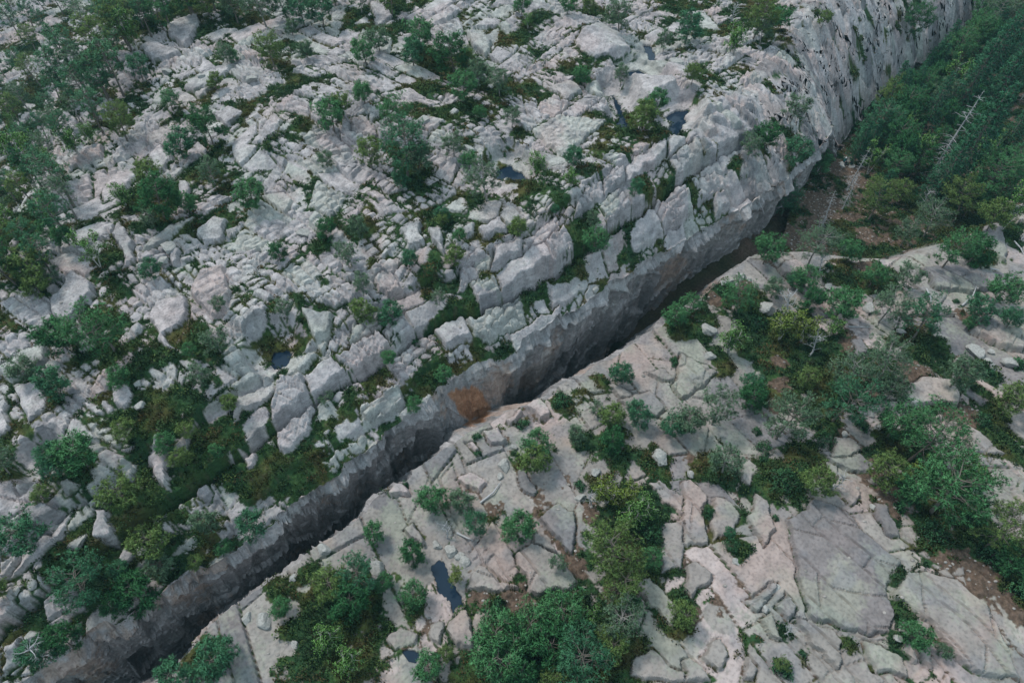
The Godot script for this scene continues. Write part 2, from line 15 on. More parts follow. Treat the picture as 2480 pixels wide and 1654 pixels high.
# x, z, radius of green ground
const GREEN = [-5.7, -77.7, 6.1, -5.9, -70.4, 3.8, -4.8, -80.9, 4.7, 31.9, -96.8, 5.7, 35, -99.6, 5.1, 24.9, -103.5, 4.4, -29.5, -83.3, 2.8, -26.1, -77.9, 2.7, -28.3, -75.2, 2.3, -37.8, -95.9, 3.6, -40.3, -91.4, 2.8, -38.5, -57.4, 3.2, -35.8, -53.8, 2.3, -37.5, -52.3, 1.3, -39.7, -71.5, 1.8, -37.2, -69.9, 1.3, -34.8, -64.6, 2.5, -33.9, -61.5, 2.2, -35.8, -55.2, 2.3, -38.7, -48.4, 2, -37.3, -45.3, 1.6, -36.9, -39.7, 2.2, -34.4, -38.2, 1.8, -32, -35.8, 1.7, -30.4, -32.5, 1.7, -30.6, -31.2, 1.4, -29.9, -36.6, 0.9, -27.5, -39.3, 1.1, -26.3, -37.5, 1.1, -24.3, -45.8, 1.3, -23, -47.7, 1.1, -21, -48.8, 1, -19.2, -50.6, 1, -18.7, -53.1, 1.2, -15.5, -52.9, 1.2, -14.7, -57.7, 1.7, -11.2, -60.5, 2.7, -13.3, -62.7, 2.3, -8.2, -58.1, 1.2, 0.7, -60.7, 1.7, 3, -58.8, 2.1, 5.3, -57.3, 1.6, 7.7, -59.8, 1.7, -2.2, -62.7, 1.5, 0.7, -66.9, 1.6, -5.7, -66.9, 1.8, -10.1, -72.2, 1.9, -17.3, -89.4, 2.9, -20.8, -92.9, 3, -15.1, -97, 3.1, -10.1, -97.2, 2.4, 4.4, -92.6, 1.8, 0.3, -88.2, 2.2, 0.9, -90.8, 2.3, 8.6, -81.6, 2.1, 12.1, -66.3, 1.8, 10.8, -63.6, 1.8, -9.2, -44.3, 0.8, -8.4, -46.2, 0.8, -8.1, -48, 0.9, -7.7, -49.6, 0.8, -12.9, -39.8, 1.1, -11.5, -41.7, 1.2, -15.6, -38.3, 1.3, -14.2, -36.8, 1.3, -16.9, -36.5, 1, -14.8, -34.5, 0.8, -17.4, -29.9, 1.2, -19.4, -28.5, 1.5, -21.8, -27.6, 1.3, -23, -28.5, 1.3, -25.8, -29.5, 1.6, -28, -30, 1.6, -29.8, -26.8, 1.6, -28.3, -25.7, 1.3, -31.1, -24.4, 1.6, -32, -22.4, 1.7, -29.8, -22.9, 1, -27, -25.4, 1.3, -25.4, -24, 1.3, -27.4, -21.6, 1.2, -35.8, -25.7, 1.4, -34.5, -24.1, 1.4, -34, -20.1, 2, -34.4, -18, 2.3, -32.3, -19.1, 1.7, -35.8, -16.7, 1.7, -32.7, -15.9, 1.7, -35.9, -18.4, 1.1, -39.4, -32.9, 1.5, -39.9, -31.2, 1.1, -34.7, -32.1, 1.4, -36.7, -28.8, 1.7, -34.3, -27.4, 1.1, -40.2, -26.5, 1.1, -25.5, -34.5, 1, -26.7, -33, 1, -28.5, -33.8, 1.1, -23.5, -33.3, 0.8, -24.4, -32.2, 0.8, -43.3, -52.3, 1.9, -49.8, -52.7, 2.4, -73.4, -87.2, 5, -55.5, -74.6, 4, -88, -111.7, 6, -54.8, -82.5, 4.2, -49.8, -93.2, 4.4, -44.9, -97.6, 4.5, -83.8, -141.4, 6.8, -7.3, -38.8, 0.8, -11.8, -33.5, 0.6, -20.5, -32.3, 0.7, 22.1, -86.7, 1.9, 21.3, -81.3, 1.8, 24.5, -80.9, 2.1, 33.7, -81.6, 1.6, 31.1, -72.2, 1.6, 16, -66.3, 1.6, 19.5, -63.6, 1.6, 27.1, -67.4, 1.7, 36.3, -74.6, 2.5, 4.3, -69.7, 1.3, -23.7, -67.5, 1.4, -27.4, -65.6, 1.2, -32, -72.4, 1.7, -22.5, -73.3, 1.7, -39.3, -64.4, 1.7, -13.7, -48.5, 0.6, -18, -46, 0.6, -19.7, -43.7, 0.7, -1.1, -51.6, 0.6, -5.1, -49.6, 0.6, 1.5, -47, 0.5, -2.4, -48, 0.6, 24.4, -69.6, 1.4, 14.5, -60.3, 1, 38.9, -89.8, 2.1, 46.8, -100.4, 2.3, 52.8, -102.1, 2, 66.9, -116.7, 2.8, 31.6, -40.7, 3.6, 32.1, -45.3, 3.7, 29.3, -37.1, 2.5, 27.8, -42.6, 3.1, 30, -47.8, 3.3, 26.4, -46.1, 2.7, 25.2, -51.5, 2.8, 19.9, -48.9, 2.2, 17.9, -47.7, 1.9, 21.3, -43.7, 1.6, 25.6, -38.9, 1.4, 38, -55.5, 2.5, 45.6, -68.6, 3, 9.8, -32.6, 2.5, 12.1, -31.7, 2.1, 18.3, -30.8, 1.9, 23.9, -29.8, 2.3, 26.8, -31.6, 2, 36.2, -32.1, 3.7, 37.4, -28.5, 4.4, 37.3, -24.3, 4, 39.3, -22.3, 3.6, 35.6, -28.9, 2.7, 39.8, -19.1, 1.8, 9.6, -22.7, 3.3, 10.6, -25.7, 3.7, 9, -28.6, 2.2, 11.9, -23.8, 1.9, -12.9, -17.9, 4.4, -14.5, -19.2, 2.9, -14.2, -15.3, 3.4, -11.5, -15.3, 2, -16.1, -16.8, 1.7, 0.8, -15.9, 4.4, 5.2, -16.3, 4.4, 7.5, -15.3, 2.8, -1.5, -14.6, 2, 18.6, -23.2, 1.4, 22, -28.5, 1.5, 13.6, -18.7, 1.3, 12.4, -17.7, 1.5, 38.7, -41.5, 4, 41.6, -44.7, 2.9, 35.7, -41.6, 2.2, 46.3, -40.2, 2.4, 44.8, -35.7, 2.3, 45.3, -33.3, 2.2, 28.9, -15.5, 0.8, 54.6, -60.6, 3.1, 61.9, -75.9, 4.4, 59.2, -63.8, 2.6, 3.7, -45.9, 1.1, 5.8, -38.6, 1.5, 9.4, -41.3, 1.3, 6.7, -34, 1, -2.3, -18.9, 0.9, 22.8, -54, 2, 41.4, -55.4, 2.3, 40.4, -37.9, 2, 16.7, -26.5, 0.8, 19.2, -26, 0.8, 30.2, -18.1, 0.9, 30.8, -20.5, 0.8, 18.6, -15.6, 0.8, 25.3, -15.3, 0.8, 20.8, -16.5, 0.6, -23.5, -14.8, 1.6, -18.6, -19.4, 1.4]
const DIRT = [2.9, -28.2, 1.6, 4.7, -25.7, 1.7, 1.3, -29.9, 1.6, 4.9, -23.5, 1.1, 6.6, -26.5, 1.2, 47.5, -68.8, 2.3, 40.9, -56.9, 1.7, 27.6, -43.3, 1, 26.9, -40.5, 1.2, 25.7, -37.8, 1.1, 36.2, -47.4, 1.5, 35.1, -45.1, 1.3, 33.2, -27.6, 1.8, 32.3, -30.2, 1.8, 32, -34, 1.4, 35.8, -39.4, 1.2, 36.3, -20.4, 2.6, 37.5, -17.4, 2.6, 5.2, -21.7, 1.1, 7.9, -19.9, 1.1, 2.7, -22, 0.9, 37.6, -67.8, 3.1, 30.7, -58.3, 2.5, 25.8, -54.7, 1.8, 42.9, -75.6, 3.4, 49.4, -85.2, 3.3, 22.4, -52, 1, 14.9, -20.7, 1, 14.5, -22.2, 0.8, 16.6, -18.6, 1.1, 17.9, -19.9, 1, 14.4, -17.7, 0.9, 4.5, -29.5, 1.2, 32.5, -26.7, 1.3, 0.5, -19.2, 1.5, -2.6, -19.6, 1.1, 9.5, -38, 0.9, 15.9, -35.1, 1.1, 16.3, -32.7, 1.1, 40.2, -41, 2, 42.6, -36.3, 2, 47.3, -56.7, 1.8, 50.1, -48.8, 2.3, -3.7, -28.7, 1.2, -1.4, -27.4, 1.2, 66.6, -96.6, 2.6, 87.1, -125.3, 3.1, -6.7, -17.2, 0.7, -8.3, -16.2, 0.9, 30.5, -46, 0.5]
const BOULDERS = [25.9, -55.4, 1.6, 24.3, -54.4, 1.05, 26.8, -55.1, 0.62, 20.8, -47.8, 1.8, 27.7, -50.9, 1.9, 38.7, -50.4, 1.63, 29.6, -50.2, 1.04, 20.4, -44.1, 1.27, 23.7, -54.2, 0.87, 25.1, -54.2, 0.79, 35.7, -54.1, 0.92, 40.9, -46.8, 1.07, 34.9, -37.3, 1.13, 34.4, -36.7, 0.8, 34.6, -35.2, 0.96, 31.2, -34.4, 0.78, 47.5, -44, 2.01, 48.1, -42.5, 1.63, 50.1, -42.4, 1.65, 48.9, -44, 0.92, 33.9, -36.7, 0.64, 13.4, -32, 1.96, -11.1, -21.8, 1.57, -5.2, -23.2, 1.23, -4.5, -22.9, 0.97, -4, -22.4, 1.03, 7.5, -30.4, 1.23, -6.3, -23.8, 0.92, -0.8, -31.3, 1.5, 5.9, -27.9, 1.07, -1, -30.2, 0.68, -28.8, -24.7, 1.68, -36.2, -19, 0.86, -37.1, -18.4, 0.87, -15.6, -23.2, 1.2, -17.7, -20.9, 0.93, -33.8, -22, 1.57, -35.5, -23.1, 1.15, -29.7, -22.3, 0.84, -37, -16.2, 0.87, -35.7, -15.9, 1.01, -19.3, -17.3, 1.44, -20.7, -17.6, 0.92, -16.6, -15.8, 0.77, -33.6, -15.1, 0.86, -33.6, -48, 0.98, -39.9, -36.4, 1.26, -30.8, -32.2, 1, -29.3, -34.3, 1, -31.6, -34.2, 0.87, -33.6, -50, 1.82, -21.1, -52.9, 1.44, -10.3, -68.5, 1.79, -12.9, -67.2, 1.42, -2.6, -66.6, 0.7, 0.6, -66.2, 0.52, -5.1, -67.3, 0.7, -1, -61.6, 1.5, 21.1, -83.9, 1.89, 9.4, -67.1, 0.88, -5.9, -41.3, 0.57, 8.8, -50.5, 0.94, 0.1, -33.3, 0.83, 9, -33.1, 0.56, -29.8, -77.9, 1.43, -31.4, -77, 1.43, -30.4, -74.6, 1, -42.9, -80.4, 1.54, -37.7, -77.8, 1.05, -42.4, -73.3, 1.25, -33.7, -71.8, 1.19, -27.2, -60.5, 0.88, -22.4, -71.7, 1.13, 18.2, -22, 0.73, 20.9, -19.7, 1.06, 19.7, -18.1, 0.65, 33.7, -23.9, 0.52, 16.1, -30.3, 0.84, 31.2, -26.9, 0.59, 28.9, -15.8, 0.68, 23.2, -24.3, 0.41, 51, -88, 1.55, 49.7, -86, 1.01]
const LOGS = [55, -56.8, 56, -56.5, 48.9, -50.6, 51.4, -53.2, 46, -53.1, 45.1, -50.1, 60, -61.5, 60.3, -59.4, -4.7, -24.9, -3.3, -24.2, 70.1, -88, 72.7, -87.5, -26.6, -24.7, -25.3, -24.1, 35.8, -47.8, 38, -47.6, -2.8, -27.7, -1, -29.6, 44.3, -82.7, 49.7, -89.6, -34.1, -16.8, -33.4, -16.4, 22, -49.1, 19.8, -48.8, 35.5, -52.5, 34.6, -50.3, 27.8, -28.4, 29.4, -29.9, -36.6, -54.1, -35.9, -53.3]
const POOLS = [[-21.92, -38.25, -21.81, -39.63, -20.91, -39.97, -20.11, -39.51, -20.24, -38.52, -20.81, -37.82, -21.55, -37.64], [-1.53, -63.41, -0.2, -64.38, 0.89, -63.05, 1.78, -61.75, 0.88, -60.93, -0.61, -61.14, -1.64, -62.09], [12.54, -79.27, 13.23, -77.82, 13.65, -74.11, 14.27, -72.16, 13.49, -70.36, 12.32, -71.91, 13.19, -74.01], [21.4, -75.01, 20.42, -71.91, 19.05, -68.88, 18.36, -70.2, 19.19, -72.38, 18.55, -73.31, 19.64, -74.33], [14.48, -83.61, 16.3, -84.22, 18.43, -81.59, 18.62, -80.36, 16.32, -81.02, 15.09, -82.4], [17.94, -89.61, 18.82, -89.5, 19.04, -86.08, 18.04, -85.52], [-6.63, -22.12, -5.94, -22.57, -5.22, -21.54, -4.35, -19.92, -3.87, -18.8, -4.83, -18.48, -5.11, -19.54, -6.21, -20.25], [-8.17, -15.22, -7.53, -15.44, -6.99, -15.02, -7.27, -14.63, -7.84, -14.68], [-38.68, -28.34, -38.24, -28.64, -37.93, -27.85, -38.29, -27.59]]
# lift, fracture, colour, then the outline
const SLABS = [
	[0.45, 0, 0, [8.58, -88.11, 12.05, -92.59, 14.7, -90.63, 15.46, -85.75, 10.25, -83, 8.26, -85.47]],
	[1.3, 0, 0, [13, -79.31, 15.66, -80.09, 19.23, -79.47, 20.89, -76, 17.96, -73.95, 14.16, -74.63]],
	[0.4, 0, 4, [4, -77.51, 7.4, -79.03, 8.78, -77.08, 6.47, -74.89]],
	[0.5, 0, 4, [8.84, -78.2, 11.18, -79.73, 12.88, -74.22, 11.21, -75.44]],
	[0.5, 2, 4, [2.19, -68.5, 5.61, -71.93, 11.27, -70.34, 7.99, -65.79, 5.51, -62.76]],
	[0.7, 0, 4, [-6.17, -89.44, -2.39, -87.21, -3.12, -84.15, -5.08, -85.75]],
	[0.7, 0, 0, [-20.01, -96.84, -18.19, -97.31, -15.91, -93.17, -18.06, -90.46]],
	[0.4, 0, 1, [-10.43, -70.61, -7.22, -69.03, -9.47, -67.08, -10.58, -68.24]],
	[0.3, 2, 1, [-18.5, -69.42, -16.58, -70.21, -14.8, -66.31, -17.89, -66.95]],
	[0.3, 2, 0, [-0.66, -97.97, -5.95, -100.14, 0.81, -101.41, 1.19, -95.03, -3.29, -94.11]],
	[0.3, 0, 4, [-1.38, -66.18, -1.01, -62.64, -1.64, -60.9, -3.3, -63.01]],
	[0.8, 0, 4, [-19.71, -42.97, -16.29, -42.64, -16.82, -39.84, -17.48, -38.74]],
	[0.5, 0, 4, [-20.6, -38.98, -17.66, -39.04, -18.53, -37.75, -19.11, -37.16, -20.32, -37.67]],
	[1, 2, 0, [-20.87, -36.1, -18.98, -37.05, -17.77, -35.46, -17.51, -32.62, -19.02, -30.6, -20.26, -30.8, -21.17, -33.58]],
	[1, 0, 0, [-41.83, -42.9, -41.3, -46.28, -39.14, -45.53, -38.32, -43.73, -39.7, -41.14, -37.87, -37.62, -41.74, -41.45]],
	[0.9, 0, 0, [-39.55, -50.9, -39.45, -53.74, -37.26, -50.89, -35.93, -48.01, -37.08, -46.27, -37.4, -48.67]],
	[0.8, 2, 1, [-30.1, -44.55, -30.06, -47.34, -27.99, -48.21, -26.11, -44.03, -26.33, -41.76, -26.96, -40.94]],
	[0.8, 0, 0, [-31.86, -52.59, -30.46, -54.66, -29.07, -54.43, -28.86, -51.55, -30.7, -50.77]],
	[0.6, 0, 4, [-44.77, -36.07, -41.35, -38.82, -40.36, -36.84, -42.75, -34.91]],
	[0.8, 0, 0, [-42.53, -34.34, -40.64, -35.19, -38.51, -32.29, -40.23, -31.18]],
	[0.7, 0, 0, [-43.66, -32.83, -42.71, -33.57, -41.29, -30.36, -42.09, -29.21]],
	[0.7, 0, 0, [-33.17, -43.09, -30.1, -44.13, -29.26, -40.43, -30.73, -39.33, -28.02, -36.87, -30.62, -38.14, -32.75, -40.83]],
	[0.6, 0, 0, [-33.92, -49.55, -32.66, -50.1, -32.09, -48.55, -32.6, -47.78]],
	[0.9, 0, 0, [-33.92, -33.99, -32.6, -34.47, -31.38, -33.25, -31.81, -31.85, -32.9, -32.41]],
	[0.5, 0, 4, [-36.27, -49.55, -34.44, -52.94, -31.77, -55.02, -32.92, -52.7, -34.87, -49.55]],
	[0.6, 0, 0, [-23.72, -37.82, -22.57, -37.81, -21.4, -36.3, -21.77, -35.43]],
	[0.5, 2, 0, [-25.07, -40.54, -23.76, -42.48, -22.48, -42.89, -22.41, -41.64, -23.81, -39.42]],
	[0.9, 0, 0, [-40.91, -63.25, -39.9, -66.81, -37.23, -64.01, -38.38, -61.63]],
	[0.7, 0, 0, [-43.71, -58.82, -43.06, -62.38, -40.59, -61.75, -40.97, -57.5, -42.33, -56.19]],
	[1, 0, 0, [-46.38, -91.36, -45.07, -93.01, -43.1, -94.68, -42.01, -91.19, -42.42, -86.32, -45.16, -88.38]],
	[0.9, 0, 0, [-48.51, -86.18, -46.64, -87.5, -42.46, -85.16, -45.56, -82.57]],
	[0.8, 0, 0, [-49.3, -81.86, -48.83, -84.01, -47.24, -83.14, -47.24, -79.45]],
	[0.8, 0, 1, [-50.28, -74.34, -49.63, -76.25, -47.75, -74.61, -48.76, -71.65]],
	[0.5, 0, 0, [-40.05, -76.27, -36.66, -80.32, -33.93, -80.74, -35.83, -77.1, -38.08, -75.04]],
	[0.6, 0, 0, [-34.9, -71.4, -33.04, -72.74, -30.76, -70.74, -32.76, -68.5]],
	[0.6, 2, 0, [-29.06, -65.41, -27.43, -70.34, -25.71, -68.64, -27.45, -65.03]],
	[0.7, 0, 0, [-35.91, -60.28, -34.25, -59.8, -33.17, -54.79, -34.03, -54.67]],
	[1.1, 0, 4, [-31.92, -27.2, -31.56, -28.45, -30.29, -28.33, -30.58, -26.64]],
	[1.2, 0, 0, [-30.21, -28.96, -29.4, -30.22, -28.27, -29.84, -28.13, -28.63, -27.88, -26.38, -29.23, -27.04]],
	[1, 0, 0, [-37.91, -23.18, -37, -24.93, -35.01, -23.96, -35.58, -22.47]],
	[1.1, 0, 0, [-32.79, -22.54, -33.12, -24.58, -32.13, -24.56, -31.24, -23.33, -31.19, -22.21]],
	[1, 0, 0, [-31.14, -21.63, -31.04, -22.63, -29.85, -21.99, -30.35, -20.49]],
	[0.8, 0, 0, [-35.93, -19.21, -35.68, -19.75, -35.11, -19.32, -35.37, -18.77]],
	[0.6, 2, 0, [-38.78, -20.28, -37.73, -21.39, -37.16, -20.95, -37.65, -19.36, -38.22, -18.76]],
	[0.6, 0, 0, [-40.25, -23.23, -39.08, -23.21, -39, -21.5, -39.8, -21.83]],
	[0.8, 0, 0, [-37.34, -15.35, -36.34, -15.96, -36.13, -14.47, -37.22, -13.26, -37.55, -13.8]],
	[0.6, 0, 0, [-26.62, -27.06, -25.51, -27.59, -24.89, -26.82, -25.32, -25.86]],
	[0.6, 0, 0, [-23.31, -30.28, -21.9, -30.53, -21.99, -29.33, -22.56, -28.96]],
	[0.7, 0, 0, [-38.99, -25.98, -38.45, -27, -37.8, -25.89, -38.32, -25.04]],
	[0.7, 0, 4, [-35.97, -26.21, -35.08, -26.63, -34.02, -26.1, -35.17, -25.07]],
	[0.3, 3, 3, [23.6, -25.43, 26.26, -27.66, 28.59, -26.44, 29.54, -24.41, 31.72, -21.81, 30.11, -20.7, 28.91, -16.22, 26.79, -16.05, 24.84, -16.93, 22.89, -17.69, 22.83, -20.08, 22.86, -23.19]],
	[0.25, 0, 3, [31.44, -27.3, 32.59, -27.2, 32.34, -24, 31.72, -23.9, 30.99, -26.34]],
	[0.35, 3, 2, [31.67, -21.32, 35.35, -20.4, 36.89, -18.18, 37.09, -12.83, 33.3, -13.47, 32, -16.84, 29.88, -19.06]],
	[0.35, 0, 2, [19.83, -25.56, 21.4, -28.51, 22.1, -27.3, 22.36, -24.92, 20.79, -23.19]],
	[0.35, 0, 2, [17.59, -28.04, 18.97, -27.87, 19.55, -25.99, 18.92, -24.98, 16.59, -23.53]],
	[0.4, 0, 2, [20.49, -18.14, 21.48, -19.38, 22.28, -18.28, 21.51, -17.07]],
	[0.3, 3, 2, [15.17, -29.72, 16, -29.89, 17.07, -27.94, 16.22, -23.53, 14.13, -23.43]],
	[0.35, 0, 2, [14.27, -22.04, 15.28, -22.29, 16.18, -20.87, 14.35, -19.04, 13.77, -19.65]],
	[0.3, 2, 2, [18.01, -18.65, 19.16, -19.2, 20.6, -20.37, 21.25, -20.13, 19.12, -17.97]],
	[0.35, 0, 2, [19.18, -17.29, 20.21, -17.83, 20.53, -15.8, 19.58, -16.1]],
	[0.3, 3, 2, [21.97, -17.6, 24.77, -16.71, 25.04, -15.67, 24.16, -13.59, 22.25, -15.67]],
	[0.35, 0, 2, [26.12, -15.97, 27.52, -15.62, 28.98, -14.55, 28.89, -13.06, 26.55, -13.76]],
	[0.3, 0, 2, [28.82, -15.06, 29.94, -15.92, 29.98, -14.34, 29.55, -14.26]],
	[0.3, 0, 2, [30.01, -15.28, 30.96, -15.71, 31.29, -14.51, 30.7, -13.43]],
	[0.3, 0, 2, [17.11, -13.84, 17.58, -14.98, 18.36, -14.13, 17.82, -12.99, 17.06, -12.99]],
	[0.35, 0, 2, [14.15, -14.64, 15.14, -15.89, 16.16, -16.06, 16.43, -14.77, 15.25, -13.67]],
	[0.35, 0, 2, [12.75, -14.85, 13.42, -14.85, 15.01, -12.99, 12.49, -13.07]],
	[0.3, 0, 2, [28.42, -29.05, 30.21, -29.67, 30.39, -28, 29.17, -26.7]],
	[0.3, 0, 3, [27.99, -32.67, 31.53, -32.67, 32.82, -31.39, 32.08, -30.12, 30.11, -30.57]],
	[0.3, 0, 2, [20.67, -31.36, 21.58, -31.82, 22.31, -31, 21.25, -28.85, 20.4, -29.64]],
	[0.35, 0, 3, [2.01, -26.19, 3.72, -27.58, 5.59, -26.55, 5.4, -25.5, 5.54, -23.46, 5.25, -22.71, 3, -25.24]],
	[0.5, 3, 2, [-0.02, -22.96, 1.59, -23.97, 4.03, -22.71, 5.49, -20.52, 4.02, -19.72, 1.4, -19.81]],
	[0.55, 3, 2, [-3.55, -21.45, -2.71, -22.03, -1.48, -21.39, 1.16, -19.81, -3.6, -19.82]],
	[0.5, 0, 2, [-5.09, -17.1, -4.35, -18.32, -3.42, -18.55, -2.73, -15.24, -3.75, -15.55, -4.91, -15.98]],
	[0.4, 0, 2, [9.92, -20.71, 11.03, -21.04, 13.34, -18.49, 12.4, -16.73, 10.76, -18.82]],
	[0.25, 0, 3, [0.37, -30.52, 0.91, -30.97, 2.46, -28.82, 1.93, -28.18, 0.76, -28.72]],
	[0.6, 0, 2, [-9.5, -25.21, -8.42, -25.89, -7.31, -24.5, -7.73, -23.68]],
	[0.4, 0, 2, [-9.71, -16.2, -8.58, -17.23, -7.38, -16.78, -7.3, -15.9, -8.81, -15.24]],
	[0.4, 0, 2, [-6.5, -17.32, -5.37, -17.77, -5.09, -17.1, -5.67, -15.55, -6.42, -16.34]],
	[0.4, 0, 2, [8.91, -14.86, 10.51, -15.24, 12.72, -13.72, 12.6, -13.07, 8.73, -13.21]],
	[0.45, 0, 2, [1.59, -23.71, 1.87, -25.31, 3.46, -23.97, 4.03, -22.81]],
	[0.25, 0, 1, [-4.94, -29.96, -3.77, -30.7, -1.88, -29.69, -2.65, -28.69, -4.1, -28.97]],
	[0.3, 3, 2, [12.2, -29.37, 13.45, -29.72, 15.05, -27.94, 14.79, -26.28, 13.12, -27.41]],
	[0.3, 3, 2, [12.86, -25.5, 14.75, -26.12, 14, -21.56, 12.02, -21.28]],
	[0.5, 0, 1, [-10.25, -34.6, -9.07, -35.49, -6.45, -30.9, -6.76, -29.51, -8.75, -29.72]],
	[0.5, 0, 1, [-10.41, -29.27, -9.38, -29.44, -8.9, -28.45, -10.83, -28.18, -11.25, -28.45]],
	[0.4, 0, 2, [30.18, -34.02, 31.71, -34.39, 32.4, -32.53, 31.44, -31.98, 29.21, -31.9]],
	[0.9, 0, 4, [37.52, -38.83, 40.4, -40.88, 43.15, -40.47, 43.73, -39.05, 43, -37.43, 37.73, -37.32]],
	[0.4, 0, 2, [38.8, -36.33, 41.53, -36.94, 41.11, -36.14, 39, -35.46]],
	[0.3, 0, 1, [45.55, -41.1, 46.62, -40.9, 47.99, -37.98, 46.67, -38.06]],
	[0.5, 0, 1, [44.56, -42.86, 45.85, -43.92, 46.15, -42.56, 45.55, -41.71]],
	[0.35, 3, 2, [41.84, -35.28, 43.2, -35.68, 44.99, -31.82, 42.34, -32.34]],
	[0.5, 3, 3, [47.06, -56.7, 51.17, -57.52, 57.51, -55.51, 56.02, -53.54, 50.57, -52.51, 46.76, -53.32]],
	[0.7, 2, 2, [47.86, -46.5, 50.28, -48.8, 53.15, -46.52, 52.06, -43.64, 50.33, -44.36]],
	[0.4, 0, 3, [35.5, -45.91, 36.74, -46.03, 36.5, -43.88, 35.13, -43.35]],
	[0.5, 0, 1, [30.46, -57.15, 32.88, -58.46, 34.31, -56.78, 33.48, -55.6, 31.18, -55.96]],
	[0.35, 2, 2, [17.59, -44.58, 20.34, -42.77, 21.16, -42.12, 16.66, -38.67, 16, -40.09]],
	[0.4, 0, 3, [63.43, -72.29, 58.12, -59.44, 57.47, -58.11, 55.36, -61.02]],
	[0.8, 0, 2, [70.91, -77.08, 73.78, -78.29, 62.64, -64.39, 61.23, -64.65]],
	[0.6, 0, 0, [50.39, -104.22, 52.41, -105.92, 53.09, -104.8, 50.69, -102.65]],
	[0.4, 0, 4, [24.77, -100.96, 28.47, -102.04, 29.51, -94.66, 26.45, -95.87]],
	[0.8, 0, 0, [-8.69, -53.05, -7.14, -52.59, -6.25, -49.42, -7.79, -50.77]],
	[0.8, 0, 0, [-11.57, -52.93, -9.2, -53.74, -8.69, -50.77, -10.18, -50.54]],
	[0.9, 0, 0, [-5.32, -52.71, -3.68, -53.51, -3.64, -51.79, -4.54, -51.68]],
	[0.9, 0, 0, [-3.35, -52.59, -0.94, -53.98, -0.48, -52.02, -3.02, -51.11]],
	[0.6, 2, 1, [-13.44, -46.99, -12.65, -47.87, -10.86, -47.2, -10.6, -45.46, -13.03, -45.47]],
	[0.3, 0, 2, [9.4, -40.4, 10.46, -40.72, 12.16, -38.89, 10.68, -38.69]],
	[0.3, 0, 2, [13.44, -42.06, 15.63, -42.68, 16.58, -41.01, 15.07, -40.81]],
	[0.3, 0, 2, [10.51, -38.5, 13.76, -40, 15.03, -37.58, 14.16, -36.5, 11.42, -37.49]],
	[0.5, 0, 1, [1.26, -37.6, 2.58, -38.69, 3.82, -37.1, 2.8, -36.12]],
	[0.4, 0, 1, [-0.87, -36.04, 0.97, -37.6, 1.4, -37, -0.17, -35.44]],
	[0.4, 0, 1, [-2.95, -34.69, -1.57, -35.44, -0.17, -33.99, -1.68, -33.34]],
	[0.4, 0, 1, [-4.57, -33.73, -3.61, -33.92, -2.62, -32.68, -3.56, -32.4]]]
const PEOPLE_AT = [49.95, -86.71]

const ORIGIN_X := -26.0
const ORIGIN_Z := -13.1
const EX := 0.757
const EZ := -0.653
const NX := -0.653
const NZ := -0.757

var rng := RandomNumberGenerator.new()
var n_big := FastNoiseLite.new()
var n_mid := FastNoiseLite.new()
var n_fine := FastNoiseLite.new()
var n_tint := FastNoiseLite.new()
var jx := PackedFloat32Array()
var jz := PackedFloat32Array()
var ra := PackedFloat32Array()
var rb := PackedFloat32Array()
var M := {}
var used := {}
var cover_left: Sheet
var plateau: Sheet
var ledge: Sheet
var pool_level := PackedFloat32Array()

class Sheet:
	var left := true
	var tl := PackedFloat32Array()
	var sl := PackedFloat32Array()
	var rim := PackedFloat32Array()
	var nt := 0
	var ns := 0
	var px := PackedFloat32Array()
	var py := PackedFloat32Array()
	var pz := PackedFloat32Array()
	var state := PackedByteArray()      # 0 out of sight, 1 rock, 2 green ground, 3 soil
	var ident := PackedInt32Array()
	var tint := PackedColorArray()
	var norm := PackedVector3Array()
	var green := PackedFloat32Array()
	var dirt := PackedFloat32Array()
	var slab := PackedInt32Array()
	var slab_edge := PackedFloat32Array()
	var slab_out := PackedFloat32Array()
	var pool_out := PackedFloat32Array()
	var pool_near := PackedInt32Array()
	var pool := PackedInt32Array()
	func setup() -> void:
		nt = tl.size()
		ns = sl.size()
		var n := nt * ns
		px.resize(n); py.resize(n); pz.resize(n); green.resize(n); dirt.resize(n); slab_edge.resize(n); slab_out.resize(n); pool_out.resize(n); pool_near.resize(n)
		state.resize(n); ident.resize(n); tint.resize(n); norm.resize(n); slab.resize(n); pool.resize(n)
		slab.fill(-1)
		slab_out.fill(9.0)
		pool_out.fill(9.0)
		pool.fill(-1)
	func near(t: float, s: float) -> Vector2i:
		var i := clampi(tl.bsearch(t), 0, nt - 1)
		var sp := (s - rim[i]) if left else (rim[i] - s)
		return Vector2i(i, clampi(sl.bsearch(sp), 0, ns - 1))

# ---------------------------------------------------------------- small helpers

func lin(tab: Array, t: float) -> float:
	if t <= tab[0][0]:
		return tab[0][1]
	for i in tab.size() - 1:
		if t < tab[i + 1][0]:
			var a: Array = tab[i]
			var b: Array = tab[i + 1]
			return a[1] + (b[1] - a[1]) * (t - a[0]) / (b[0] - a[0])
	return tab[tab.size() - 1][1]

func along(x: float, z: float) -> float:
	return (x - ORIGIN_X) * EX + (z - ORIGIN_Z) * EZ

func across(x: float, z: float) -> float:
	return (x - ORIGIN_X) * NX + (z - ORIGIN_Z) * NZ

func und(x: float, z: float) -> float:
	return 0.55 * sin(x * 0.13 + 1.3) * sin(z * 0.11 + 0.4) + 0.4 * sin(x * 0.071 - z * 0.19 + 2.0) + 0.25 * sin(x * 0.31 + z * 0.23)

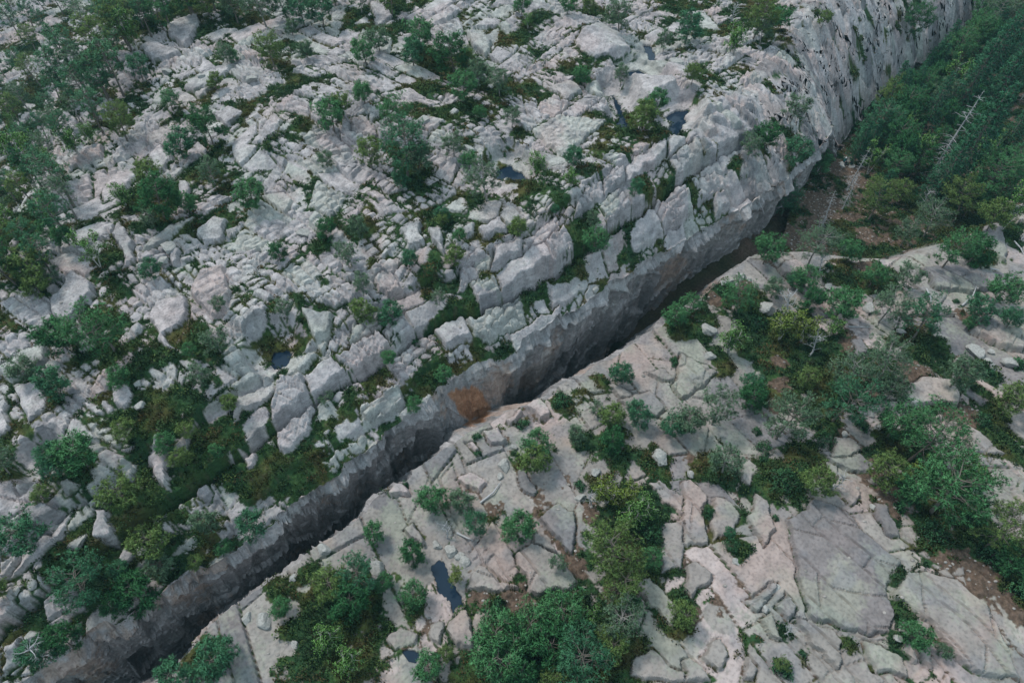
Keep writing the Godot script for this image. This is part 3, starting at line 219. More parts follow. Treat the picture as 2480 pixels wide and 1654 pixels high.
func seen(x: float, y: float, z: float) -> bool:
	var dy := y - 55.0
	var depth := -0.766 * dy - 0.6428 * z
	if depth < 5.0:
		return false
	var v := 0.6428 * dy - 0.766 * z
	return absf(x) < depth * 0.80 + 3.0 and absf(v) < depth * 0.55 + 3.0

var v_id := 0
var v_hash := 0
var v_edge := 0.0
var v_du := 0.0
var v_dv := 0.0
func cells(u: float, v: float, salt: int) -> void:
	var iu := floori(u)
	var iv := floori(v)
	var d1 := 1e9
	var d2 := 1e9
	var a1 := 0.0
	var b1 := 0.0
	var a2 := 0.0
	var b2 := 0.0
	for ou in range(-1, 2):
		var cu := iu + ou
		for ov in range(-1, 2):
			var cv := iv + ov
			var h := ((cu * 73856093) ^ (cv * 19349663) ^ (salt * 83492791)) & 4095
			var a := cu + 0.5 + jx[h]
			var b := cv + 0.5 + jz[h]
			var p2 := (a - u) * (a - u)
			var q2 := (b - v) * (b - v)
			var d := sqrt(sqrt(p2 * p2 + q2 * q2 + 0.6 * p2 * q2))
			if d < d1:
				d2 = d1
				a2 = a1
				b2 = b1
				d1 = d
				a1 = a
				b1 = b
				v_hash = h
				v_id = (cu + 700) * 2000 + cv + 700
			elif d < d2:
				d2 = d
				a2 = a
				b2 = b
	v_du = u - a1
	v_dv = v - b1
	v_edge = (d2 - d1) * 0.5

func joints(u: float, v: float, su: float, sv: float, salt: int) -> void:
	# long parallel joints, crossed by shorter ones that stop at them
	u /= su
	v /= sv
	var iu := floori(u)
	var b0 := iu + jx[(iu * 131 + salt * 977) & 4095]
	var b1 := iu + 1 + jx[((iu + 1) * 131 + salt * 977) & 4095]
	if u < b0:
		iu -= 1
		b1 = b0
		b0 = iu + jx[(iu * 131 + salt * 977) & 4095]
	elif u > b1:
		iu += 1
		b0 = b1
		b1 = iu + 1 + jx[((iu + 1) * 131 + salt * 977) & 4095]
	var strip := (iu * 131 + salt * 977) & 4095
	v += ra[strip] * 7.0 + (u - b0) * (rb[strip] - 0.5) * 1.1
	var iv := floori(v)
	var mix_no := iu * 733 + salt * 389
	var c0 := iv + jz[(iv * 197 + mix_no) & 4095]
	var c1 := iv + 1 + jz[((iv + 1) * 197 + mix_no) & 4095]
	if v < c0:
		iv -= 1
		c1 = c0
		c0 = iv + jz[(iv * 197 + mix_no) & 4095]
	elif v > c1:
		iv += 1
		c0 = c1
		c1 = iv + 1 + jz[((iv + 1) * 197 + mix_no) & 4095]
	v_hash = ((iu * 73856093) ^ (iv * 19349663) ^ (salt * 83492791)) & 4095
	v_id = (iu + 700) * 2000 + iv + 700
	v_du = u - (b0 + b1) * 0.5
	v_dv = v - (c0 + c1) * 0.5
	v_edge = minf(minf(u - b0, b1 - u) * su, minf(v - c0, c1 - v) * sv)

func numbered(called: String) -> String:
	if not used.has(called):
		used[called] = 0
		return called
	used[called] += 1
	return "%s_%03d" % [called, used[called]]

func tag(o: Node3D, label: String, category: String, group := "", kind := "") -> void:
	if label:
		o.set_meta("label", label)
	if category:
		o.set_meta("category", category)
	if group:
		o.set_meta("group", group)
	if kind:
		o.set_meta("kind", kind)

func thing(called: String, at := Vector3.ZERO) -> Node3D:
	var o := Node3D.new()
	o.name = numbered(called)
	o.position = at
	add_child(o)
	return o

func part(called: String, mesh: Mesh, m: Material, parent: Node) -> MeshInstance3D:
	var o := MeshInstance3D.new()
	o.name = called if parent != self else numbered(called)
	o.mesh = mesh
	o.material_override = m
	parent.add_child(o, true)
	return o

# ---------------------------------------------------------------- materials

func noise(kind: int, freq: float, octaves: int, sd: int) -> FastNoiseLite:
	var n := FastNoiseLite.new()
	n.seed = sd
	n.noise_type = kind
	n.frequency = freq
	n.fractal_octaves = octaves
	n.fractal_type = FastNoiseLite.FRACTAL_FBM if octaves > 1 else FastNoiseLite.FRACTAL_NONE
	return n

func speckle_texture(sd: int, lo: float, hi: float, dark: Color, pale: Color) -> ImageTexture:
	# mottled mineral grain with lichen flecks
	var size := 512
	var a := noise(FastNoiseLite.TYPE_SIMPLEX_SMOOTH, 0.024, 4, sd).get_seamless_image(size, size)
	var b := noise(FastNoiseLite.TYPE_SIMPLEX_SMOOTH, 0.11, 2, sd + 1).get_seamless_image(size, size)
	a.convert(Image.FORMAT_L8)
	b.convert(Image.FORMAT_L8)
	var da := a.get_data()
	var db := b.get_data()
	var bytes := PackedByteArray()
	bytes.resize(size * size * 3)
	for i in size * size:
		var m := da[i] / 255.0
		var f := db[i] / 255.0
		var k := lerpf(lo, hi, clampf((m - 0.25) * 2.0, 0.0, 1.0)) * lerpf(0.88, 1.08, f)
		var r := k
		var g := k
		var bl := k
		if f > 0.66:
			var w := minf((f - 0.66) * 9.0, 1.0) * 0.45
			r = lerpf(r, pale.r, w)
			g = lerpf(g, pale.g, w)
			bl = lerpf(bl, pale.b, w)
		elif f < 0.36:
			var w := minf((0.36 - f) * 9.0, 1.0) * 0.45
			r = lerpf(r, dark.r, w)
			g = lerpf(g, dark.g, w)
			bl = lerpf(bl, dark.b, w)
		bytes[i * 3] = int(clampf(pow(r, 1.0 / 2.2), 0.0, 1.0) * 255.0)
		bytes[i * 3 + 1] = int(clampf(pow(g, 1.0 / 2.2), 0.0, 1.0) * 255.0)
		bytes[i * 3 + 2] = int(clampf(pow(bl, 1.0 / 2.2), 0.0, 1.0) * 255.0)
	return ImageTexture.create_from_image(Image.create_from_data(size, size, false, Image.FORMAT_RGB8, bytes))

func bump_texture(sd: int, freq: float, octaves: int) -> ImageTexture:
	var im := noise(FastNoiseLite.TYPE_SIMPLEX_SMOOTH, freq, octaves, sd).get_seamless_image(512, 512)
	im.convert(Image.FORMAT_RGB8)
	im.bump_map_to_normal_map(6.0)
	return ImageTexture.create_from_image(im)

func stone_material(sd: int, tile: float, lo: float, hi: float, dark: Color, pale: Color, rough: float) -> StandardMaterial3D:
	var m := StandardMaterial3D.new()
	m.vertex_color_use_as_albedo = true
	m.albedo_texture = speckle_texture(sd, lo, hi, dark, pale)
	m.normal_enabled = true
	m.normal_texture = bump_texture(sd + 7, 0.04, 4)
	m.normal_scale = 0.8
	m.uv1_triplanar = true
	m.uv1_world_triplanar = true
	m.uv1_scale = Vector3.ONE / tile
	m.roughness = rough
	m.metallic_specular = 0.3
	return m

func plain(c: Color, rough := 0.85) -> StandardMaterial3D:
	var m := StandardMaterial3D.new()
	m.albedo_color = c.linear_to_srgb()
	m.roughness = rough
	m.metallic_specular = 0.3
	return m

func leafy(c: Color) -> StandardMaterial3D:
	var m := plain(c, 0.7)
	m.vertex_color_use_as_albedo = true
	m.cull_mode = BaseMaterial3D.CULL_DISABLED
	m.backlight_enabled = true
	m.backlight = Color(c.r * 0.5, c.g * 0.5, c.b * 0.4).linear_to_srgb()
	return m

func make_materials() -> void:
	M.rock = stone_material(11, 14.0, 0.62, 1.0, Color(0.3, 0.3, 0.32), Color(1, 1, 0.97), 0.9)
	M.slab = stone_material(21, 23.0, 0.78, 1.0, Color(0.5, 0.5, 0.5), Color(1, 1, 0.96), 0.9)
	M.slab.normal_scale = 0.5
	M.wall = stone_material(31, 12.0, 0.62, 1.0, Color(0.3, 0.3, 0.32), Color(0.95, 0.97, 1), 0.72)
	M.green = stone_material(51, 5.0, 0.45, 1.0, Color(0.4, 0.34, 0.22), Color(0.85, 1, 0.6), 0.95)
	M.boulder = stone_material(71, 4.0, 0.66, 1.0, Color(0.36, 0.36, 0.38), Color(1, 1, 0.97), 0.9)
	M.bark = plain(Color(0.15, 0.13, 0.112))
	M.bark_grey = plain(Color(0.24, 0.225, 0.21))
	M.birch_bark = plain(Color(0.42, 0.4, 0.37))
	M.dead = plain(Color(0.36, 0.36, 0.37))
	M.pine = leafy(Color(0.095, 0.275, 0.11))
	M.pine_b = leafy(Color(0.175, 0.28, 0.085))
	M.pine_c = leafy(Color(0.075, 0.235, 0.12))
	M.pine_grey = leafy(Color(0.145, 0.255, 0.15))
	M.pine_dark = leafy(Color(0.05, 0.185, 0.068))
	M.birch = leafy(Color(0.14, 0.3, 0.08))
	M.yellow = leafy(Color(0.19, 0.27, 0.055))
	M.shrub = leafy(Color(0.055, 0.16, 0.07))
	M.spruce = leafy(Color(0.05, 0.185, 0.095))
	M.forest = leafy(Color(0.11, 0.28, 0.15))
	M.heather = leafy(Color(1, 1, 1))
	M.stones = stone_material(91, 3.0, 0.7, 1.0, Color(0.4, 0.38, 0.38), Color(1, 1, 0.97), 0.9)
	var w := plain(Color(0.01, 0.022, 0.04), 0.04)
	w.metallic_specular = 0.35
	M.water = w

# ---------------------------------------------------------------- the rock surfaces

func lines(spec: Array) -> PackedFloat32Array:
	var r := PackedFloat32Array()
	for a in spec:
		var t: float = a[0]
		while t < a[1]:
			r.append(t)
			t += a[2]
	return r

func stamp(sh: Sheet) -> void:
	# hand-placed green ground, bare soil, big slabs and pools
	for pass_no in 2:
		var src: Array = GREEN if pass_no == 0 else DIRT
		for k in src.size() / 3:
			var x: float = src[k * 3]
			var z: float = src[k * 3 + 1]
			var r: float = src[k * 3 + 2]
			var t := along(x, z)
			var s := across(x, z)
			var lo := sh.near(t - r * 1.5, s)
			var hi := sh.near(t + r * 1.5, s)
			for i in range(lo.x, hi.x + 1):
				var sp := (s - sh.rim[i]) if sh.left else (sh.rim[i] - s)
				if sp < -r * 1.5:
					continue
				var j0 := clampi(sh.sl.bsearch(sp - r * 1.5), 0, sh.ns - 1)
				var j1 := clampi(sh.sl.bsearch(sp + r * 1.5), 0, sh.ns - 1)
				for j in range(j0, j1 + 1):
					var dt: float = sh.tl[i] - t
					var ds: float = sh.sl[j] - sp
					var d := sqrt(dt * dt + ds * ds) / r
					var f := clampf(1.5 - d, 0.0, 1.0)
					var at: int = i * sh.ns + j
					if pass_no == 0:
						sh.green[at] = maxf(sh.green[at], f)
					else:
						sh.dirt[at] = maxf(sh.dirt[at], f)
	for k in SLABS.size():
		stamp_outline(sh, SLABS[k][3], k, false)
	for k in POOLS.size():
		stamp_outline(sh, POOLS[k], k, true)

func stamp_outline(sh: Sheet, flat: Array, k: int, as_pool: bool) -> void:
	var poly := PackedVector2Array()
	for n in flat.size() / 2:
		poly.append(Vector2(along(flat[n * 2], flat[n * 2 + 1]), across(flat[n * 2], flat[n * 2 + 1])))
	var box := Rect2(poly[0], Vector2.ZERO)
	var mid := Vector2.ZERO
	for p in poly:
		box = box.expand(p)
		mid += p / poly.size()
	var home := sh.near(mid.x, mid.y)
	var sp_mid: float = (mid.y - sh.rim[home.x]) * (1.0 if sh.left else -1.0)
	if sp_mid < 0.0:
		return
	box = box.grow(2.5 if as_pool else 0.8)
	var i0 := clampi(sh.tl.bsearch(box.position.x), 0, sh.nt - 1)
	var i1 := clampi(sh.tl.bsearch(box.end.x), 0, sh.nt - 1)
	for i in range(i0, i1 + 1):
		var r: float = sh.rim[i]
		var a: float = box.position.y - r if sh.left else r - box.end.y
		var b: float = box.end.y - r if sh.left else r - box.position.y
		var j0 := clampi(sh.sl.bsearch(a), 0, sh.ns - 1)
		var j1 := clampi(sh.sl.bsearch(b), 0, sh.ns - 1)
		for j in range(j0, j1 + 1):
			var s: float = r + sh.sl[j] if sh.left else r - sh.sl[j]
			var p := Vector2(sh.tl[i], s)
			p += Vector2(n_mid.get_noise_2d(p.x * 2.0, p.y * 2.0), n_mid.get_noise_2d(p.y * 2.0 + 50.0, p.x * 2.0)) * 0.4
			var at: int = i * sh.ns + j
			if not Geometry2D.is_point_in_polygon(p, poly):
				if true:
					var far := 9.0
					for n in poly.size():
						far = minf(far, p.distance_to(Geometry2D.get_closest_point_to_segment(p, poly[n], poly[(n + 1) % poly.size()])))
					if not as_pool:
						sh.slab_out[at] = minf(sh.slab_out[at], far)
					elif far < sh.pool_out[at]:
						sh.pool_out[at] = far
						sh.pool_near[at] = k
				continue
			if as_pool:
				sh.pool[at] = k
				continue
			var e := 1e9
			for n in poly.size():
				e = minf(e, p.distance_to(Geometry2D.get_closest_point_to_segment(p, poly[n], poly[(n + 1) % poly.size()])))
			sh.slab[at] = k
			sh.slab_edge[at] = e

const PALETTE := [Color(0.425, 0.393, 0.4), Color(0.43, 0.36, 0.35), Color(0.285, 0.258, 0.243), Color(0.2, 0.188, 0.193), Color(0.4, 0.4, 0.375)]

func shape_sheet(sh: Sheet) -> void:
	sh.setup()
	for i in sh.nt:
		var t: float = sh.tl[i]
		var wob := lerpf(ra[int(floor(t / 2.3) + 900) & 4095], ra[int(floor(t / 2.3) + 901) & 4095], smoothstep(0.35, 0.65, fposmod(t / 2.3, 1.0))) * 0.6 - 0.3 + n_fine.get_noise_1d(t * 5.0) * 0.1
		sh.rim[i] = lin(LEFT_RIM if sh.left else RIGHT_RIM, t) + (wob if t < 82.0 or sh.left else 0.0)
	stamp(sh)
	var grooves := 0.0
	for i in sh.nt:
		var t: float = sh.tl[i]
		var rim: float = sh.rim[i]
		var base_rim := lin(LEFT_RIM if sh.left else RIGHT_RIM, t)
		var yl := lin(RIM_LEVEL, t)
		var yt := lin(PLATEAU_LEVEL, t)
		var wid := lin(SLOPE_WIDTH, t)
		var edge := lin(PLATEAU_EDGE, t)
		var fl := lin(FLOOR_LEVEL, t)
		var vb := lin(VALLEY_BORDER, t)
		var crack := 4.2 + 1.2 * sin(t * 0.09) + 0.5 * n_fine.get_noise_1d(t * 1.3)
		for j in sh.ns:
			var at: int = i * sh.ns + j
			var sp: float = sh.sl[j]
			var s := rim + sp if sh.left else rim - sp
			if sh.left and t > 70.0 and sp < wid + 3.0:
				# blocks that stand out of the cliff sideways
				var hold := smoothstep(70.0, 90.0, t) * smoothstep(0.0, 0.8, sp) * (1.0 - smoothstep(wid - 3.0, wid + 3.0, sp))
				if hold > 0.0:
					cells(t / 1.9 + n_mid.get_noise_2d(t, sp) * 0.6 + sp * 0.12, sp / 2.1 + t * 0.15, 13)
					var out := (ra[v_hash] - 0.5) * 2.9 * smoothstep(0.0, 0.3, v_edge * 2.0) - 0.4 * (1.0 - smoothstep(0.0, 0.16, v_edge * 2.0))
					cells(t / 0.8 + sp * 0.1, sp / 1.0 + t * 0.2, 14)
					out += (ra[v_hash] - 0.5) * 0.7 * smoothstep(0.0, 0.2, v_edge) - 0.15 * (1.0 - smoothstep(0.0, 0.12, v_edge))
					s -= hold * (out + n_mid.get_noise_2d(t * 0.6, sp * 0.4) * 1.6)
			var x := ORIGIN_X + t * EX + s * NX
			var z := ORIGIN_Z + t * EZ + s * NZ
			# the lie of the land
			var y := 0.0
			var steep := 0.0
			if sh.left:
				var q := s - base_rim
				var k := clampf(q / wid, 0.0, 1.0)
				k = k * (1.6 - 0.6 * k)
				y = yl + (yt - yl) * k + 2.0 * smoothstep(0.0, 60.0, q) + und(x, z)
				var d := s - edge
				y -= 20.0 * smoothstep(0.0, 24.0, d) + 0.03 * maxf(0.0, d - 24.0)
				steep = (1.0 - smoothstep(wid, wid + 4.0, q)) * smoothstep(60.0, 84.0, t)
				if t < 84.0:
					var fade := 1.0 - smoothstep(76.0, 84.0, t)
					y += fade * (0.9 * smoothstep(crack - 0.1, crack + 0.25, q) - 0.9 * (1.0 - smoothstep(0.12, 0.4, absf(q - crack + 0.1))) + 0.6 * smoothstep(crack + 3.4, crack + 3.9, q) - 0.35 * (1.0 - smoothstep(0.1, 0.35, absf(q - crack - 3.5))) + 0.45 * smoothstep(1.5, 2.0, q - 0.4 * sin(t * 0.5)))
			else:
				var b := vb - s
				var k := 1.0
				if t > 70.0:
					k = maxf(smoothstep(-1.0, 6.0, b), 1.0 - smoothstep(70.0, 74.0, t))
				y = fl + (1.2 * smoothstep(5.0, 50.0, -s) - fl) * k + und(x, z) * 0.5
			sh.px[at] = x
			sh.pz[at] = z
			if not seen(x, y, z):
				sh.py[at] = y
				sh.state[at] = 0
				continue
			var g: float = sh.green[at]
			var dr: float = sh.dirt[at]
			# joints: two systems of cracks, warped a little
			var wx := n_big.get_noise_2d(x, z) * 2.2
			var wz := n_big.get_noise_2d(z + 300.0, x) * 2.2
			var u := t + wx
			var w := s + wz
			var patch := n_tint.get_noise_2d(x * 0.6, z * 0.6)
			var id := 0
			var hash_no := 0
			var e1 := 0.0
			var lift := 0.0
			var broken := 0
			var tone := 0
			var amp := 1.0
			if sh.slab[at] >= 0:
				var def: Array = SLABS[sh.slab[at]]
				id = sh.slab[at] + 1
				hash_no = (id * 7919) & 4095
				e1 = sh.slab_edge[at]
				broken = def[1]
				lift = def[0] * 0.4 + 0.14 if sh.left else def[0] + 0.05
				tone = def[2]
				g = minf(g, 0.25)
				dr = minf(dr, 0.1)
			else:
				if sh.left:
					if steep > 0.5:
						cells(u / 2.0 + w * 0.15, w / 2.9, 3)
						e1 = v_edge * 2.4
						amp = 0.7
						broken = 1 if ra[v_hash] > 0.55 else 0
					elif s - base_rim < crack + 3.6 and t < 86.0:
						# long ledges beside the crevice
						joints(s - base_rim - crack + 0.1 + wz * 0.15, u, 1.9, 4.2, 4)
						e1 = v_edge
						amp = 1.15
						broken = 1 if ra[(v_hash + 77) & 4095] > 0.4 else 0
					else:
						var turn := n_tint.get_noise_2d(x * 0.45 + 800.0, z * 0.45)
						if turn > 0.0:
							joints(w - u * 0.16, u + w * 0.3, 2.9, 4.8, 1)
						else:
							joints(u + w * 0.24, w - u * 0.2, 3.0, 4.4, 6)
							v_id += 8000000
						e1 = minf(v_edge, absf(turn) * 20.0)
						amp = 0.55
						broken = 1 if ra[(v_hash + 77) & 4095] + patch * 0.9 > 0.2 else 0
				else:
					joints(t + wx * 0.35 - s * 0.2, s + wz * 0.35 + t * 0.2, 3.6, 6.5, 2)
					e1 = v_edge
					amp = 0.3
					broken = 1 if ra[(v_hash + 77) & 4095] + patch * 0.9 > 0.7 else 0
				id = v_id + (0 if steep <= 0.5 else 4000000) + 1000
				hash_no = v_hash
				lift = (ra[hash_no] - 0.45) * 1.1 * amp
				lift += (v_du * (ra[(hash_no + 11) & 4095] - 0.5) + v_dv * (rb[hash_no] - 0.5)) * 1.5 * amp
				var pick := rb[(hash_no + 5) & 4095] + patch * 0.5
				tone = (1 if pick > 0.95 else (4 if pick < 0.2 else 0)) if sh.left else (1 if pick > 0.85 else (3 if pick < 0.05 else 2))
			if sh.slab[at] < 0:
				e1 = minf(e1, sh.slab_out[at])
			var wide := 0.14 + 0.22 * absf(lift) if sh.left else 0.1 + 0.2 * absf(lift)
			var rise := smoothstep(0.0, wide, e1)
			if steep > 0.5 and sh.slab[at] < 0 and ra[(hash_no + 50) & 4095] > 0.42:
				tone = 3 if rb[(hash_no + 51) & 4095] > 0.5 else 1
			var dome := (0.1 if sh.left else 0.05) * (1.0 - exp(-e1 * 1.2))
			var rock := y + (lift + (0.38 if sh.left else 0.29)) * rise + dome - (0.38 if sh.left else 0.29)
			var shade := rb[hash_no]
			if broken > 0:
				var size := 1.25 if sh.left else 1.2
				var size2 := 0.8 if sh.left else 1.7
				if sh.left and rb[(hash_no + 21) & 4095] > 0.5:
					size = 0.8
					size2 = 1.4
				if broken == 3:
					size = 2.2
					size2 = 5.5
				if steep > 0.5:
					size = 0.9
					size2 = 1.8
				var e2 := 0.0
				if not sh.left or ra[(hash_no + 33) & 4095] > 0.4:
					joints(u + w * (0.25 if sh.left else -0.2) + hash_no * 3.1, w - u * (0.15 if sh.left else -0.2), size, size2, 5 + (hash_no & 7))
					e2 = v_edge
				else:
					cells((u + w * 0.25) / size + hash_no * 3.1, (w - u * 0.15) / size2, 5)
					e2 = v_edge * (size + size2) * 0.5
				var a2 := 0.3 if sh.left else 0.16
				var gr := 0.34 if sh.left else 0.22
				if broken == 3:
					a2 = 0.05
					gr = 0.3
				elif broken == 2:
					a2 = 0.15
					gr = 0.22
				var up := (ra[v_hash] - 0.5) * a2 + (v_du * (rb[v_hash] - 0.5) + v_dv * (ra[(v_hash + 3) & 4095] - 0.5)) * a2 * 1.4
				rock += ((up + gr) * smoothstep(0.0, (0.13 if sh.left else 0.1) + 0.15 * absf(up), e2) - gr) * rise + 0.06 * (1.0 - exp(-e2 * 2.0))
				shade = lerpf(shade, rb[(v_hash + 9) & 4095], 0.5)
			var ridged := absf(n_mid.get_noise_2d(x * 2.0, z * 2.0))
			rock += n_fine.get_noise_2d(x * 3.0, z * 3.0) * (0.055 if sh.left else 0.035) - 0.12 * (1.0 - smoothstep(0.0, 0.05, ridged)) * (0.4 if sh.left else 0.25)
			# ground that lies between the rocks
			var lumps := n_mid.get_noise_2d(x * 1.4 + 90.0, z * 1.4)
			var spread := g + 0.55 * lumps * smoothstep(0.02, 0.3, g) + 0.3 * n_fine.get_noise_2d(x * 2.2, z * 2.2 + 60.0)
			var wild := n_tint.get_noise_2d(x * 1.1 + 70.0, z * 1.1)
			var fill := y - (0.31 if sh.left else 0.25) + 0.75 * clampf(spread, -0.2, 1.0) * (0.62 if sh.left else 0.8) + 0.16 * lumps + 0.3 * dr * (0.4 if sh.left else 0.6)
			if sh.left:
				fill += 0.4 * wild + 0.03
			if steep > 0.5:
				fill += 0.4 * lumps - 0.3
			if sh.left and s > edge:
				fill += 0.08 * smoothstep(0.0, 14.0, s - edge)
			if not sh.left and t > 78.0 and s > vb - 3.0:
				fill += 0.9
			fill += n_fine.get_noise_2d(x * 5.0, z * 5.0) * 0.1
			var kind := 1
			var top := rock
			if fill > rock:
				kind = 2
				top = fill
				var soil := dr + n_fine.get_noise_2d(x * 2.0, z * 2.0) * 0.5
				if soil > 0.62 or (g < 0.12 and not sh.left and soil > -0.05 and lumps < 0.15):
					kind = 3
			if sh.pool_out[at] < 2.4:
				var po: float = sh.pool_out[at]
				var pl: float = pool_level[sh.pool_near[at]]
				top = clampf(top, pl + 0.07, pl + 0.15 + 0.35 * po + maxf(0.0, po - 1.2) * 1.5)
			if sh.pool[at] >= 0:
				top = minf(top, pool_level[sh.pool[at]] - 0.35)
				kind = 3
			sh.py[at] = top
			sh.state[at] = kind
			sh.ident[at] = id
			# colours of the matter itself
			var c: Color
			if kind == 1:
				c = PALETTE[tone] * (0.88 + 0.22 * shade)
				var lichen := n_tint.get_noise_2d(x * 2.3 + 40.0, z * 2.3) + 0.35 * n_fine.get_noise_2d(x * 6.0, z * 6.0)
				if lichen > 0.05:
					c = c.lerp(Color(0.435, 0.435, 0.42) if sh.left else Color(0.29, 0.305, 0.25), clampf((lichen - 0.05) * 2.2, 0.0, 0.6))
				var pink := n_tint.get_noise_2d(x * 1.4 - 90.0, z * 1.4 + 30.0)
				if pink > 0.12:
					c = c.lerp(Color(0.45, 0.365, 0.36) if sh.left else Color(0.375, 0.275, 0.25), clampf((pink - 0.12) * 2.0, 0.0, 0.55 if tone != 3 else 0.15))
				var dark := n_mid.get_noise_2d(x * 1.1 + 500.0, z * 1.1)
				if dark > 0.12:
					c = c.lerp(Color(0.2, 0.2, 0.215), clampf((dark - 0.12) * 1.7, 0.0, 0.5))
			elif kind == 2:
				var mix_a := n_tint.get_noise_2d(x * 3.0 + 200.0, z * 3.0)
				var mix_b := n_fine.get_noise_2d(x * 4.0 + 20.0, z * 4.0)
				c = Color(0.04, 0.09, 0.03)
				if mix_a > 0.0:
					c = c.lerp(Color(0.105, 0.092, 0.032), clampf(mix_a * 1.8, 0.0, 0.8))
				else:
					c = c.lerp(Color(0.03, 0.075, 0.035), clampf(-mix_a * 1.8, 0.0, 0.8))
				if mix_b > 0.25:
					c = c.lerp(Color(0.11, 0.088, 0.055), clampf((mix_b - 0.25) * 2.0, 0.0, 0.7))
			else:
				c = Color(0.11, 0.078, 0.06).lerp(Color(0.18, 0.125, 0.1), clampf(n_fine.get_noise_2d(x * 4.0, z * 4.0) + 0.5, 0.0, 1.0))
				if sh.pool[at] >= 0:
					c = Color(0.05, 0.05, 0.045)
			c.a = 1.0
			sh.tint[at] = c
	# normals of the sheet
	for i in sh.nt:
		var ia := maxi(i - 1, 0)
		var ib := mini(i + 1, sh.nt - 1)
		for j in sh.ns:
			var at: int = i * sh.ns + j
			if sh.state[at] == 0:
				continue
			var ja := maxi(j - 1, 0)
			var jb := mini(j + 1, sh.ns - 1)
			var p := ia * sh.ns + j
			var q := ib * sh.ns + j
			var d1 := Vector3(sh.px[q] - sh.px[p], sh.py[q] - sh.py[p], sh.pz[q] - sh.pz[p])
			p = i * sh.ns + ja
			q = i * sh.ns + jb
			var d2 := Vector3(sh.px[q] - sh.px[p], sh.py[q] - sh.py[p], sh.pz[q] - sh.pz[p])
			var n := d1.cross(d2)
			sh.norm[at] = n.normalized() * (1.0 if n.y > 0.0 else -1.0)

func emit_sheet(sh: Sheet, parent: Node3D, rest_name: String, green_name: String) -> Array:
	# split the sheet into its largest slabs, the small broken rest and the green ground
	var quads := {}
	for i in sh.nt - 1:
		for j in sh.ns - 1:
			var a: int = i * sh.ns + j
			var b := a + 1
			var c: int = a + sh.ns
			var d := c + 1
			if sh.state[a] == 0 or sh.state[b] == 0 or sh.state[c] == 0 or sh.state[d] == 0:
				continue
			var soft := int(sh.state[a] > 1) + int(sh.state[b] > 1) + int(sh.state[c] > 1) + int(sh.state[d] > 1)
			var key: int = -1 if soft >= 2 else sh.ident[a]
			if not quads.has(key):
				quads[key] = PackedInt32Array()
			quads[key].append(a)
	var keys := quads.keys()
	keys.erase(-1)
	keys.sort_custom(func(p, q): return quads[p].size() > quads[q].size() or (quads[p].size() == quads[q].size() and p < q))
	var rest := PackedInt32Array()
	var jobs := []
	for k in keys.size():
		if k < 296 and quads[keys[k]].size() > 30:
			jobs.append(["rock_slab", quads[keys[k]]])
		else:
			rest.append_array(quads[keys[k]])
	jobs.append([rest_name, rest])
	jobs.append([green_name, quads[-1]])
	var made := []
	for job in jobs:
		var v := PackedVector3Array()
		var n := PackedVector3Array()
		var col := PackedColorArray()
		var ix := PackedInt32Array()
		for a in job[1]:
			# four corners to a quad, so that each small facet keeps its own edge
			var b: int = a + 1
			var c: int = a + sh.ns
			var d: int = c + 1
			var p := v.size()
			v.append(Vector3(sh.px[a], sh.py[a], sh.pz[a]))
			v.append(Vector3(sh.px[b], sh.py[b], sh.pz[b]))
			v.append(Vector3(sh.px[c], sh.py[c], sh.pz[c]))
			v.append(Vector3(sh.px[d], sh.py[d], sh.pz[d]))
			var face := (v[p + 3] - v[p]).cross(v[p + 2] - v[p + 1])
			face = face.normalized() * (1.0 if face.y > 0.0 else -1.0)
			n.append(face.lerp(sh.norm[a], 0.35))
			n.append(face.lerp(sh.norm[b], 0.35))
			n.append(face.lerp(sh.norm[c], 0.35))
			n.append(face.lerp(sh.norm[d], 0.35))
			col.append(sh.tint[a])
			col.append(sh.tint[b])
			col.append(sh.tint[c])
			col.append(sh.tint[d])
			if absf(v[p].y - v[p + 3].y) < absf(v[p + 1].y - v[p + 2].y):
				ix.append_array(PackedInt32Array([p, p + 3, p + 2, p, p + 1, p + 3]) if sh.left else PackedInt32Array([p, p + 2, p + 3, p, p + 3, p + 1]))
			else:
				ix.append_array(PackedInt32Array([p, p + 1, p + 2, p + 1, p + 3, p + 2]) if sh.left else PackedInt32Array([p, p + 2, p + 1, p + 1, p + 2, p + 3]))
		if ix.is_empty():
			continue
		var arrays := []
		arrays.resize(Mesh.ARRAY_MAX)
		arrays[Mesh.ARRAY_VERTEX] = v
		arrays[Mesh.ARRAY_NORMAL] = n
		arrays[Mesh.ARRAY_COLOR] = col
		arrays[Mesh.ARRAY_INDEX] = ix
		var mesh := ArrayMesh.new()
		mesh.add_surface_from_arrays(Mesh.PRIMITIVE_TRIANGLES, arrays)
		if job[0] == green_name:
			made.append(part(green_name, mesh, M.green, self))
		else:
			var o := part(job[0], mesh, M.rock if sh.left else M.slab, parent)
			if job[0] == rest_name:
				o.set_meta("kind", "stuff")
	return made

func grid_mesh(pos: PackedVector3Array, col: PackedColorArray, rows: int, cols: int, smooth := true) -> ArrayMesh:
	var st := SurfaceTool.new()
	st.begin(Mesh.PRIMITIVE_TRIANGLES)
	st.set_smooth_group(0 if smooth else -1)
	for i in pos.size():
		st.set_color(col[i])
		st.add_vertex(pos[i])
	for r in rows - 1:
		for c in cols - 1:
			var a := r * cols + c
			for o in [a, a + 1, a + cols, a + 1, a + cols + 1, a + cols]:
				st.add_index(o)
	if not smooth:
		st.deindex()
	st.generate_normals()
	return st.commit()

